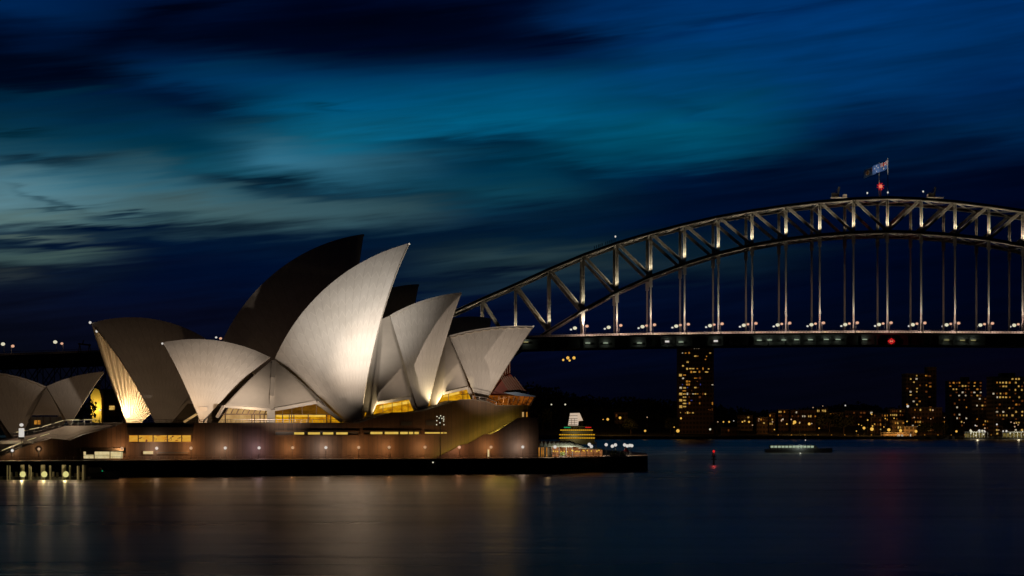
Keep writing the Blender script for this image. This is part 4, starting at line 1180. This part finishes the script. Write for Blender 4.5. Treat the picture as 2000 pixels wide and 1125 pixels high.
for i in range(len(cols_) - 1):
    for j in range(N - 1): fs.append((i * N + j, (i + 1) * N + j, (i + 1) * N + j + 1, i * N + j + 1))
b = MB(); b.add(vs, fs); structure(b.build('north_shore_terrain', M['earth'], None, True))
b = MB(); b.box(((990 + 2300) / 2 / F * 0 + (1700 - HX) / F * DS, DS - 1, 1.0), (1000, 2, 2.4)); structure(b.build('shore_pavement', M['paving']))
# southern headland under the bridge approach
b = MB(); b.prism([(-900, 1010, -1), (-70, 1080, -1), (-45, 1180, -1), (-70, 1400, -1), (-900, 1500, -1)], (0, 0, 4)); structure(b.build('south_shore_ground', M['earth']))
# the land behind everything, to the horizon
b = MB(); b.add([(-2600, 2000, .5), (2600, 2000, .5), (2600, 6500, .5), (-2600, 6500, .5)], [(0, 1, 2, 3)]); structure(b.build('far_ground', M['earth']))


def clump(b, c, r, n, s, rr, sz=.8):
    for _ in range(n):
        d = Vector((rr.gauss(0, 1), rr.gauss(0, 1), rr.gauss(0, 1))).normalized() * r * rr.uniform(.3, 1.0) ** .5; d.z *= sz
        a = Vector((rr.gauss(0, 1), rr.gauss(0, 1), rr.gauss(0, 1))).normalized(); q = a.orthogonal().normalized(); p = c + d; k = s * rr.uniform(.6, 1.4)
        b.add([p - a * k, p + q * k, p + a * k, p - q * k], [(0, 1, 2, 3)])


# woods along the ridge: one mass
b = MB(); rr = random.Random(8)
px = 1030
while px < 2060:
    for D in (1780, 1850, 1900):
        c = Vector(((px - HX) / F * D, D, terr(px, D) + rr.uniform(1, 5))); clump(b, c, rr.uniform(6, 10), 70, 1.1, rr)
    px += rr.uniform(7, 12)
wo = b.build('woods', M['leaf']); wo['kind'] = 'stuff'; wo['label'] = 'dark unlit woodland along the far shore ridge'; wo['category'] = 'woods'


def tree_at(px, ybase, D, h, r, label, seed):
    rr = random.Random(seed); p = Vector(((px - HX) / F * D, D, terr(px, D)))
    t = thing('tree', label, 'tree', tuple(p)); b = MB(); b.tube(p - Vector((0, 0, .5)), p + Vector((0, 0, h * .5)), .5, .3)
    for _ in range(5):
        a = rr.uniform(0, 6.28); b.tube(p + Vector((0, 0, h * .35)), p + Vector((math.cos(a) * r * .6, math.sin(a) * r * .6, h * .7)), .22, .08, 5)
    part(b, 'trunk', M['bark'], t)
    b = MB()
    for _ in range(16):
        a = rr.uniform(0, 6.28); q = rr.uniform(0, .75) * r; clump(b, p + Vector((math.cos(a) * q, math.sin(a) * q, h * rr.uniform(.5, .85))), r * rr.uniform(.3, .5), 50, .8, rr)
    part(b, 'crown', M['leaf'], t)
TR = [(1620, 1700, 16, 11, 'broad dark tree between the two bright orange shore lamps and the lawn'), (1648, 1690, 15, 9, 'dark tree just north of the broad tree on the shore'),
      (1912, 1700, 20, 13, 'large round dark tree in front of the pale apartment block'), (1965, 1668, 12, 9, 'low wide dark tree before the tall lit apartment block'),
      (1945, 1680, 12, 8, 'small dark tree beside the low wide tree near the right wharf'), (1400, 1690, 10, 6, 'small dark tree at the foot of the round-cornered tower'),
      (1310, 1690, 12, 7, 'dark tree south of the tower foot'), (1232, 1680, 11, 8, 'dark shoreline tree beyond the quay end'), (1800, 1660, 9, 7, 'low dark tree behind the harbourside street lamps'),
      (1840, 1664, 10, 7, 'dark tree beside the terraced flats'), (1060, 1700, 17, 10, 'tall dark tree on the point behind the marquee'), (1130, 1690, 14, 9, 'dark tree on the point behind the ferry')]
for i, (px, D, h, r, lab) in enumerate(TR): tree_at(px, 0, D, h, r, lab, i)


def building(x0, x1, yt, yb, D, floors, cols_n, label, wall='brick', lit=None, p=.3, name='apartment_building', seed=0, wins=None, depth=14, roofbox=None, ledge=True, pal=('w1', 'w2', 'w2', 'w3', 'w4', 'w4')):
    rr = random.Random(seed); a, c = at(x0, yb, D), at(x1, yb, D); top = at(x0, yt, D).z
    zb = min(a.z, terr((x0 + x1) / 2, D)); zb = min(zb, a.z)
    t = thing(name, label, 'building', ((a.x + c.x) / 2, D, zb))
    b = MB(); b.box(((a.x + c.x) / 2, D + depth / 2, (top + zb - 4) / 2), (c.x - a.x, depth, top - zb + 4)); part(b, 'wall', M[wall], t)
    b = MB(); b.box(((a.x + c.x) / 2, D + depth / 2, top + .3), (c.x - a.x + .6, depth + .6, .6)); part(b, 'roof', M['darkconc'], t)
    if roofbox:
        r0, r1 = at(roofbox[0], roofbox[2], D), at(roofbox[1], roofbox[2], D); b = MB(); b.box(((r0.x + r1.x) / 2, D + depth / 2, (r0.z + top) / 2 + .3), (r1.x - r0.x, depth * .5, r0.z - top)); part(b, 'lift_housing', M['darkconc'], t)
    zlo = a.z; fh = (top - zlo) / floors
    if ledge:
        b = MB()
        for f in range(floors): b.box(((a.x + c.x) / 2, D - .35, zlo + f * fh + .15), (c.x - a.x - .4, .9, .22))
        part(b, 'balcony', M[wall], t)
    cw = (c.x - a.x) / cols_n; prot = None; meshes = {}
    cnt = 0
    L = []
    if wins:
        for (wx, wy, ww, wh, m_) in wins: L.append((at(wx, wy, D), ww * D / F, wh * D / F, m_))
    for f in range(floors):
        for j in range(cols_n):
            q = (lit[floors - 1 - f][j] if lit and j < len(lit[floors - 1 - f]) else None)
            if lit is None: q = '1' if rr.random() < p else '.'
            if q and q != '.':
                m_ = {'a': 'w1', 'y': 'w2', 'w': 'w3', 'd': 'w4', 'b': 'w5'}.get(q) or rr.choice(pal)
                L.append((Vector((a.x + cw * (j + .5 + rr.uniform(-.14, .14)), D, zlo + fh * (f + .55))), cw * rr.uniform(.36, .62), fh * rr.uniform(.34, .5), m_))
    for (c_, ww, wh, m_) in L[:98]:
        key = (m_, round(ww, 2), round(wh, 2))
        if key not in meshes:
            mb = MB(); mb.box((0, 0, 0), (ww, .2, wh)); o = mb.build('window', G[m_]); meshes[key] = o.data; attach(o, t); o.location = Vector((c_.x, D - .12, c_.z)) - t.location
        else:
            o = bpy.data.objects.new('window', meshes[key]); COL.objects.link(o); o.parent = t; o.location = Vector((c_.x, D - .12, c_.z)) - t.location
    return t


# slab tower seen under the bridge: pixel rows of lit windows read from the photograph's tower
tower_w = []
for row in ["190,y 688;212,d;240,y;250,y 688", ]: pass
def W_(s):
    out = []
    for q in s.split(';'):
        x, y, w, h, m_ = q.split(','); out.append((float(x), float(y), float(w), float(h), m_))
    return out
tw = W_("1333,689.5,2,1.5,w3;1339,689.5,3,1.7,w1;1346,689,3,3.6,w1;1387,689.5,3.5,2,w2;1358,695.5,4.6,2.6,w2;1363,695.5,1.6,1.6,w1;1380,696,2,2,w1;1378,702,2.4,2,w1;1343,707,4,3,w2;1334,714.5,3.4,2.8,w2;"
        "1342,720,3.2,4,w2;1351,720,10,2,w2;1362,720,2.6,2,w1;1373,720,2.2,5,w1;1384,720.5,2.8,1.8,w2;1350,726.5,3.4,4,w1;1356.5,726.5,6,2,w2;1366,726,2.8,4,w1;1380,726.5,6,2,w2;1329,732.5,5.6,5,w2;1337,732.5,5,2,w1;"
        "1334,739,3.4,2.6,w3;1358,738.5,4.6,2,w1;1362,738.5,2,1.6,w4;1367,738,4,4.6,w4;1342,745,4,4,w1;1346.5,745,3,2.4,w1;1362,745,2.2,1.6,w4;1333,751,1.6,1.6,w5;1342,751,3.6,3.4,w1;1346,751,2.4,3.6,w1;1368,751,1.4,3,w5;"
        "1391.5,751.5,3,1.6,w3;1329.5,757.5,4.4,3.6,w3;1337,757.5,5.4,2.4,w2;1343,757,1.4,2,w5;1358,757,4.4,2.4,w2;1363,757,1.8,1.8,w4;1336.5,763.2,6.6,1.8,w1;1351,763,1,1.8,w4;1329.5,769.5,6,4.6,w2;1337,769.5,5.6,2.2,w2;"
        "1342.5,769,2.6,4.2,w3;1347,769.3,3,1.6,w4;1353.5,769.3,2.8,1.6,w3;1358,769.3,3.8,1.8,w2;1362.6,769.3,2.4,1.5,w1;1373,769.3,2,4.4,w4;1377.6,769.5,2.6,2.8,w2;1337,775.7,6.4,2.2,w2;1346,775.5,2,3,w4;1367,775.5,4,4,w4;"
        "1329.5,781.8,5.6,4.6,w2;1337,782,5.6,2.2,w2;1350.5,782,3.4,1.4,w5;1337,788,6.8,2.2,w2;1343,788,1.4,1.4,w5;1346.6,787.6,2.6,4.2,w1;1366.4,787.6,2,3.6,w1;1391.4,788,2,5,w1;1329.6,794.2,5.8,5,w2;1337,794,6,2.2,w2;"
        "1391,800,1.6,4.4,w4;1384,800,1.6,1.4,w4;1387,800.5,1.6,1.8,w4;1329,806,1.4,1.4,w2;1338.6,806.4,1.8,1,w1;1343,806,2.8,4,w2;1347,806.3,2.4,1.6,w1;1353.4,806.2,3.2,2.2,w2;1356,681,1,1,w3;1361,681,1,1,w3;1365,681,1,1,w3;1350,681.5,1,1,w4")
building(1326, 1394, 676, 822, 1690, 24, 12, 'tall slim apartment tower with scattered lit windows seen below the bridge deck', lit=['.' * 12] * 24, wins=tw, depth=22, ledge=True)
building(1769, 1812, 731, 806, 1760, 12, 7, 'dark apartment block with a taller lift shaft on the hill', wall='brick', lit=['...y..a', '.y.w...', '..y..', '....d.a', 'd..y..', '.w.y..d', '.y..', '...d...', '..w.a..', 'a..y...', '...', '..d..'], depth=18)
building(1812, 1829, 718, 806, 1764, 13, 2, 'dark windowed lift-shaft tower joined beside the dark hill block', lit=['..', '..', 'd.', '.', 'd.', 'a.', '.', '.', 'd.', '..', '..', 'd.', '..'], depth=14)
building(1853, 1918, 745, 776, 1780, 5, 11, 'wide low apartment block with bright yellow balconies on the hilltop', wall='pale', lit=['dada..d.a.d', 'a..dyyd.y.d', '.yy..dd..ad', '..d.wd.dw.w', 'd..w.w.d.yd'], roofbox=(1880, 1895, 737), depth=14)
building(1938, 2030, 737, 858, 1665, 17, 15, 'tall broad apartment block with a grid of yellow windows at the right shore', wall='pale', lit=['......yyy.y.y', '.ayyya.y..y..', '..dyy...yd.a', '.....d.y.y.y.', 'wdyda..d..y', '.wyyya..y.y.', '......d..d..', '..d....ad.wy', '.d...yd....', '.w.w...y.y.', '.dayy.y..y.', '...d...d..', '.......yy.y', '.d.....', '.y.....w.y', '.y......dd', '..'], roofbox=(1958, 1986, 729), depth=20)
building(1905, 1938, 776, 822, 1690, 7, 6, 'pale mid-height block standing against the tall broad apartment block', wall='pale', lit=['.w.d.d', '...d..', 'w.yd..', '..d...', '.', '.', 'a'], depth=14)
building(1862, 1904, 778, 835, 1720, 8, 9, 'dark terrace of flats below the balconied hilltop block', lit=['..d.d....', 'd......', '.w...a', '.......', 'd.w.....', '.wd..w.', '...y..', '...d'], depth=12)
building(1738, 1768, 800, 822, 1700, 3, 8, 'low lit terrace house row north of the lawn', lit=['.ddd.y.', 'yyyy.dd', '...d'], depth=10)
building(1780, 1840, 797, 852, 1685, 7, 12, 'stepped flats with warm lit balconies behind the harbourside street', lit=['.a.y...y.', '.....', 'd.dd..d.d.', '.aayd...', 'w.ww...d.d.', 'dddddyydd...', '..'], depth=12)
building(1650, 1706, 803, 818, 1760, 2, 8, 'long low dim house with one bright window on the slope', lit=['..d.dd.w', 'd...d...'], depth=10)
building(1595, 1617, 798, 808, 1750, 1, 7, 'small house with a row of bright yellow windows above the lawn', lit=['yy.yyy.'], depth=9)
building(1520, 1541, 801, 830, 1735, 4, 6, 'brick walk-up flats with paired amber windows', lit=['yy.a.', 'dd..', '..w...', '.'], depth=10)
building(1545, 1594, 802, 832, 1730, 4, 12, 'wide flats with a bright lamp and green lit stairwell', lit=['..w....', 'd..d.ww.yy.ay', '.', '.'], depth=10)
building(1502, 1514, 808, 832, 1725, 3, 3, 'narrow house with one lit window beside the brick flats', lit=['a.', '.y', 'yy'], depth=8)
building(1724, 1775, 846, 856, 1635, 1, 6, 'low boat shed with brightly lit open front on the shore', wall='pale', lit=['...ww.'], p=.2, depth=8, name='boat_shed')
building(1766, 1790, 834, 856, 1640, 2, 5, 'orange lit two-storey house by the shore street', wall='pale', lit=['.....', 'www..'], depth=8)
building(1410, 1440, 836, 846, 1650, 1, 6, 'small dark waterfront hut with a lit strip', lit=['..d...'], depth=7, name='boat_shed')

for i, (x0, x1, yt, yb, D_, fl, cn, lab, pp_) in enumerate([
    (1478, 1500, 816, 830, 1700, 2, 4, 'small dark house with two lit windows near the shore road', .3), (1620, 1648, 806, 820, 1760, 2, 6, 'half hidden house above the broad dark tree', .25),
    (1706, 1736, 808, 824, 1745, 2, 6, 'low house with a few warm windows beside the terrace row', .35), (1792, 1812, 810, 832, 1712, 3, 5, 'narrow terrace house lit orange behind the stepped flats', .45),
    (1822, 1850, 812, 838, 1700, 3, 7, 'brown brick flats with warm windows beside the stepped flats', .35), (1440, 1470, 812, 826, 1740, 2, 5, 'dim house under the ridge trees north of the tower', .2),
    (1700, 1722, 816, 834, 1700, 2, 4, 'two-storey house glowing orange above the sea wall lamps', .4), (1742, 1766, 822, 840, 1670, 2, 5, 'row of shopfronts glowing orange behind the big street lamps', .6),
    (1918, 1940, 820, 846, 1680, 4, 5, 'low grey flats between the pale block and the tall broad block', .3), (1200, 1226, 806, 818, 1760, 1, 4, 'dark lodge among the trees beyond the ferry', .25)]):
    building(x0, x1, yt, yb, D_, fl, cn, lab, wall=['brick', 'pale'][i % 2], p=pp_, seed=40 + i, depth=9, pal=('w1', 'w1', 'w2', 'w4', 'w4'), name='house' if i not in (4, 8) else 'apartment_building')
# south shore cottage and flats glimpsed between the sails
b0 = at(190, 800, 930)
t = thing('waterfront_house', 'pale gabled house washed yellow by a lamp between the small and large sails', 'building', (b0.x, b0.y, 3))
D = 930
b = MB(); b.prism([at(177, 850, D), at(198, 850, D), at(198, 778, D), at(194, 762, D), at(185, 758, D), at(177, 772, D)], (0, 9, 0)); part(b, 'wall', M['cream'], t)
b = MB(); b.box(at(192, 758, D + 4), (1.6, 1.6, 3)); part(b, 'chimney', M['cream'], t)
light('house_light', at(184, 797, D - 4), 3200, (1, .68, .08)); 
t = thing('waterfront_flats', 'dark brick block with one lit window behind the concert hall edge', 'building', tuple(at(215, 820, 925)))
b = MB(); b.prism([at(202, 850, 925), at(262, 850, 925), at(262, 764, 925), at(202, 764, 925)], (0, 12, 0)); part(b, 'wall', M['brick'], t)
b = MB(); b.box(at(218.5, 796.5, 924.8), (2.2, .2, 1.7)); part(b, 'window', G['w2'], t)
p = at(195, 801, 915); globe_lamp('white street lamp in front of the yellow washed gable', (p.x, p.y, 4), p.z - 4, G['white'], .5, name='street_lamp')
tr = Vector(((162 - HX) / F * 905, 905, 3))
t = thing('tree', 'dark bushy tree beside the yellow lit house south of the sails', 'tree', tuple(tr)); rr = random.Random(2)
b = MB(); b.tube(tr, tr + Vector((0, 0, 9)), .4, .2); part(b, 'trunk', M['bark'], t); b = MB()
for _ in range(14): clump(b, tr + Vector((rr.uniform(-5, 5), rr.uniform(-4, 4), rr.uniform(9, 18))), 3, 60, .5, rr)
part(b, 'crown', M['leaf'], t)

# street lamps along the far shore
FLAMPS = [(1077, 790, 1690, 'cool', .8), (1104, 790, 1690, 'cool', .9), (1187, 819, 1650, 'orange', 1.3), (1211, 816, 1655, 'orange', 1.3), (1264, 815, 1660, 'warm', .6), (1330, 817, 1670, 'orange', 1.0),
          (1260, 841.5, 1625, 'orange', 1.1), (1324, 841.5, 1625, 'orange', 1.7), (1387, 838.5, 1630, 'cool', 1.0), (1402, 824, 1680, 'warm', .6), (1413, 824, 1680, 'orange', .8), (1424, 824, 1680, 'orange', .9), (1433, 822, 1680, 'white', .5),
          (1450, 824, 1680, 'orange', .8), (1463, 824, 1680, 'orange', 1.0), (1509, 824, 1680, 'warm', .7), (1527, 820, 1690, 'warm', .7), (1552, 824.5, 1675, 'orange', 1.7), (1562, 825, 1676, 'warm', .7), (1580.5, 828, 1670, 'orange', 1.4), (1651, 792, 1800, 'white', .8),
          (1588, 796, 1800, 'warm', .6), (1607, 793, 1800, 'warm', .5), (1687.5, 836, 1640, 'orange', 1.4), (1703, 838, 1636, 'orange', 1.8), (1720, 838.5, 1640, 'yell', .7), (1736, 839.5, 1632, 'orange', 1.6), (1759, 841, 1630, 'orange', 1.5), (1789, 842.5, 1628, 'orange', 1.4),
          (1773, 793.5, 1720, 'white', 1.3), (1822, 801, 1680, 'warm', .9), (1868, 842.5, 1630, 'orange', 1.1), (1906, 804, 1700, 'cool', .5), (1905, 831, 1660, 'white', .7), (1947, 829, 1655, 'white', .9), (1660, 813, 1720, 'warm', .5), (1842, 853.5, 1626, 'red', .5), (1862, 854, 1626, 'red', .5)]
rl_ = random.Random(21)
FLAMPS += [(rl_.uniform(a_, b_), rl_.uniform(ya_, yb_), D_, g_, rl_.uniform(.42, .8)) for a_, b_, ya_, yb_, D_, g_, n_ in ((1440, 1620, 818, 836, 1668, 'warm', 6), (1500, 1600, 826, 840, 1650, 'orange', 5), (1680, 1800, 808, 834, 1660, 'orange', 9), (1780, 1990, 812, 848, 1645, 'warm', 12), (1560, 1700, 828, 846, 1640, 'orange', 3), (1120, 1320, 800, 846, 1640, 'orange', 3)) for _ in range(n_)]
FLAMPS.sort()
cname = {'cool': 'greenish white', 'orange': 'orange', 'warm': 'warm white', 'white': 'white', 'yell': 'dull yellow', 'red': 'small red'}
cnt = {}
for i, (px, py, D, g_, rad) in enumerate(FLAMPS):
    p = at(px, py, D); cnt[g_] = cnt.get(g_, 0) + 1
    zb = min(terr(px, D), p.z - 1.5)
    lab = f'{"large " if rad > 1.25 else ""}{cname[g_]} street lamp on the far shore, {ORD[cnt[g_]] if cnt[g_] < 40 else "last"} of its colour from the sails'
    t = globe_lamp(lab, (p.x, p.y, zb), p.z - zb, G[g_], rad * .72, 'street lamps on the far shore', name='street_lamp')
    if rad > 1.0: spot('shore_light', (p.x, p.y + 1.5, p.z + .2), (p.x, p.y + 12, p.z - 5), 1500 * rad ** 2 if g_ == 'orange' else 900, ORNG if g_ == 'orange' else WHITE, 165, .4)
# bollard lights on the shore edge
i = 0
px = 1520.0
bollard = None
while px < 1990:
    p = Vector(((px - HX) / F * (DS - 1.2), DS - 1.2, 2.2)); i += 1
    lab = f'tiny amber bollard light on the shore wall, {ORD[min(i, 20)]}{" or later" if i > 20 else ""} counting rightwards'
    if bollard is None:
        bollard = thing('bollard_light', lab, 'lamp', tuple(p), 'bollard lights on the shore wall'); b = MB(); b.tube(p, p + Vector((0, 0, .8)), .15, n=6); part(b, 'post', M['darksteel'], bollard); b = MB(); b.ball(p + Vector((0, 0, 1.0)), .35, 8, 5); part(b, 'lantern', G['w1'], bollard)
    else: dup(bollard, tuple(p), lab, 'bollard lights on the shore wall')
    px += 26 
# ferry wharves at the right
for i, (x0, x1) in enumerate(((1882, 1932), (1955, 2020))):
    a, c = at(x0, 857, DS - 14), at(x1, 857, DS - 14)
    t = thing('ferry_wharf', ['brightly lit ferry wharf pavilion at the foot of the hill', 'lit wharf pavilion at the right edge of the shore'][i], 'wharf', (a.x, a.y, 0)); mx = (a.x + c.x) / 2; wx = c.x - a.x
    b = MB(); b.box((mx, DS - 11, .6), (wx, 8, 1.2)); part(b, 'platform', M['darkconc'], t)
    b = MB(); b.box((mx, DS - 11, 5.4), (wx * .9, 6, .4)); part(b, 'roof', M['white'], t)
    b = MB(); rr = random.Random(i)
    for k in range(9): b.bar((a.x + wx * (k + .5) / 9, DS - 14, 1), (a.x + wx * (k + .5) / 9, DS - 14, 5.4), .3)
    part(b, 'post', M['white'], t)
    b = MB(); b.box((mx, DS - 9, 3.0), (wx * .8, .2, 3.0)); part(b, 'lit_interior', glow('wharf interior', (120, 104, 54), 1.2, .7, (22, 18, 8)), t)
    for k in range(10 if i == 0 else 7):
        b = MB(); b.ball((a.x + wx * rr.uniform(.03, .97), DS - 15, rr.uniform(2.4, 6.8)), rr.uniform(.35, .85), 8, 5); part(b, 'lamp', G['cool'] if k % 3 else G['white'], t)
    light('wharf_light', (mx, DS - 18, 5), 800, (1, .95, .7))

# ------------------------------------------------------------------ ferry behind the marquee
D = 820
fp = at(1127, 880, D)
t = thing('harbour_ferry', 'double-ended ferry with rows of yellow deck lights and a glowing white top', 'ferry', (fp.x, fp.y, 0))
b = MB(); hw = (1162 - 1092) / 2 / F * D; n = 12; ring = []
for k in range(n + 1):
    s = -1 + 2 * k / n; wdt = 5.5 * (1 - abs(s) ** 2.5) + .3; x = fp.x + s * (hw + 4)
    ring += [(x, fp.y - wdt, 3.4), (x, fp.y - wdt * .7, -.5), (x, fp.y + wdt * .7, -.5), (x, fp.y + wdt, 3.4)]
b.add(ring, [(k * 4 + j, (k + 1) * 4 + j, (k + 1) * 4 + (j + 1) % 4, k * 4 + (j + 1) % 4) for k in range(n) for j in range(4)] + [(0, 1, 2, 3), (n * 4, n * 4 + 3, n * 4 + 2, n * 4 + 1)]); part(b, 'hull', M['hull'], t)
for (x0, x1, y0, y1, d_) in ((1093, 1162, 868, 856, 0), (1095, 1161, 855.5, 848.5, .4), (1097, 1158, 848, 840.5, .8), (1101, 1152, 840, 832, 1.2)):
    b = MB(); b.prism([at(x0, y0, D - 4 + d_), at(x1, y0, D - 4 + d_), at(x1 - 1, y1, D - 4 + d_), at(x0 + 1, y1, D - 4 + d_)], (0, 8 - d_ * 2, 0)); part(b, 'deckhouse', M['hull'], t)
for (x0, x1, y) in ((1094, 1158, 840), (1092, 1162, 849), (1092, 1162, 855.5)):
    b = MB(); nn_ = 16
    for k in range(nn_): 
        a0_ = at(x0 + (x1 - x0) * (k + .08) / nn_, y, D - 5); a1_ = at(x0 + (x1 - x0) * (k + .92) / nn_, y, D - 5); b.bar(a0_, a1_, .34, .34)
    part(b, 'deck_lights', G['deck'], t)
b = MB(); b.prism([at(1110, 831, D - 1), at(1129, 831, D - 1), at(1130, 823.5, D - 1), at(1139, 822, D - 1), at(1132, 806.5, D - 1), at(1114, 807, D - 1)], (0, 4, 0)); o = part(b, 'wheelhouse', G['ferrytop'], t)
b = MB()
for y in (812, 817.5, 821, 825, 829): b.bar(at(1111, y, D - 1.3), at(1128, y - .2, D - 1.3), .16)
for x in (1116, 1122): b.bar(at(x, 830, D - 1.3), at(x, 818, D - 1.3), .14)
b.bar(at(1130, 822.8, D - 1.3), at(1139, 822, D - 1.3), .2); part(b, 'window_band', M['bronze'], o)
b = MB(); b.box(at(1108, 834.8, D - 4), (2.4, .2, .3)); part(b, 'green_light', G['green'], t)
b = MB(); b.box(at(1149, 834.8, D - 4), (2.2, .2, .3)); part(b, 'red_light', G['red'], t)
light('ferry_light', at(1124, 852, D - 12), 900, (1, .8, .3))
p = at(1164, 862, 700); t = thing('flagpole', 'short pale pole standing behind the marquee roof end', 'pole', (p.x, p.y, ZW)); b = MB(); b.tube((p.x, p.y, ZW), tuple(p), .25, .2); part(b, 'shaft', M['white'], t)

# red channel beacon in the water
p = at(1394, 908, 720); tp = at(1394, 881.5, 720)
t = thing('channel_beacon', 'red-lit navigation beacon on a dark pile standing in the open water', 'beacon', (p.x, p.y, 0))
b = MB(); b.tube((p.x, p.y, -2), (p.x, p.y, tp.z - 1.3), .32, .28, 10); part(b, 'pile', M['darkconc'], t)
b = MB(); b.tube((p.x, p.y, tp.z - 1.9), (p.x, p.y, tp.z - 1.7), .9, .9, 10); b.tube((p.x, p.y, tp.z - 1.3), (p.x, p.y, tp.z - .4), .5, .25, 8); b.bar((p.x - .9, p.y, tp.z - 2.6), (p.x + .9, p.y, tp.z - 2.6), .3)
for a in range(6): 
    q = Vector((p.x + .85 * math.cos(a), p.y + .85 * math.sin(a), tp.z - 1.8)); b.tube(q, q + Vector((0, 0, .9)), .04, n=4)
part(b, 'cage', M['darksteel'], t)
b = MB(); b.ball(tp, .42, 10, 6); part(b, 'lantern', G['red'], t)
light('beacon_light', tp + Vector((0, -.8, 0)), 60, (1, .1, .1))

# low white passenger launch on the open water
fp = at(1560, 884, 985)
t = thing('passenger_launch', 'long low passenger launch with a band of pale greenish lit windows on the open water', 'boat', (fp.x, fp.y, 0))
b = MB(); n = 14; ring = []; hl = 15.0
for k in range(n + 1):
    s_ = -1 + 2 * k / n; wdt = 2.6 * (1 - max(0, s_) ** 2.6) + .12; x = fp.x + s_ * hl
    ring += [(x, fp.y - wdt, 1.5 + .5 * max(0, s_)), (x, fp.y - wdt * .75, -.4), (x, fp.y + wdt * .75, -.4), (x, fp.y + wdt, 1.5 + .5 * max(0, s_))]
b.add(ring, [(k * 4 + j, (k + 1) * 4 + j, (k + 1) * 4 + (j + 1) % 4, k * 4 + (j + 1) % 4) for k in range(n) for j in range(4)] + [(0, 1, 2, 3), (n * 4, n * 4 + 3, n * 4 + 2, n * 4 + 1)]); part(b, 'hull', M['white'], t)
b = MB(); b.prism([(fp.x - 13, fp.y - 2.1, 1.5), (fp.x + 9, fp.y - 2.1, 1.5), (fp.x + 7, fp.y - 2.1, 3.4), (fp.x - 13, fp.y - 2.1, 3.4)], (0, 4.2, 0)); part(b, 'cabin', M['white'], t)
o = None
for k in range(12):
    x = fp.x - 12.1 + k * 1.62; b = MB(); b.box((x, fp.y - 2.15, 2.6), (1.25, .1, .8)); part(b, 'window', G['paleg'], t)
b = MB(); b.tube((fp.x + 3, fp.y, 3.4), (fp.x + 3, fp.y, 5.4), .08); part(b, 'mast', M['white'], t)
b = MB(); b.ball((fp.x + 3, fp.y, 5.5), .25); part(b, 'masthead_light', G['white'], t)
light('launch_light', (fp.x, fp.y - 5, 3.2), 60, (.85, 1, .9))
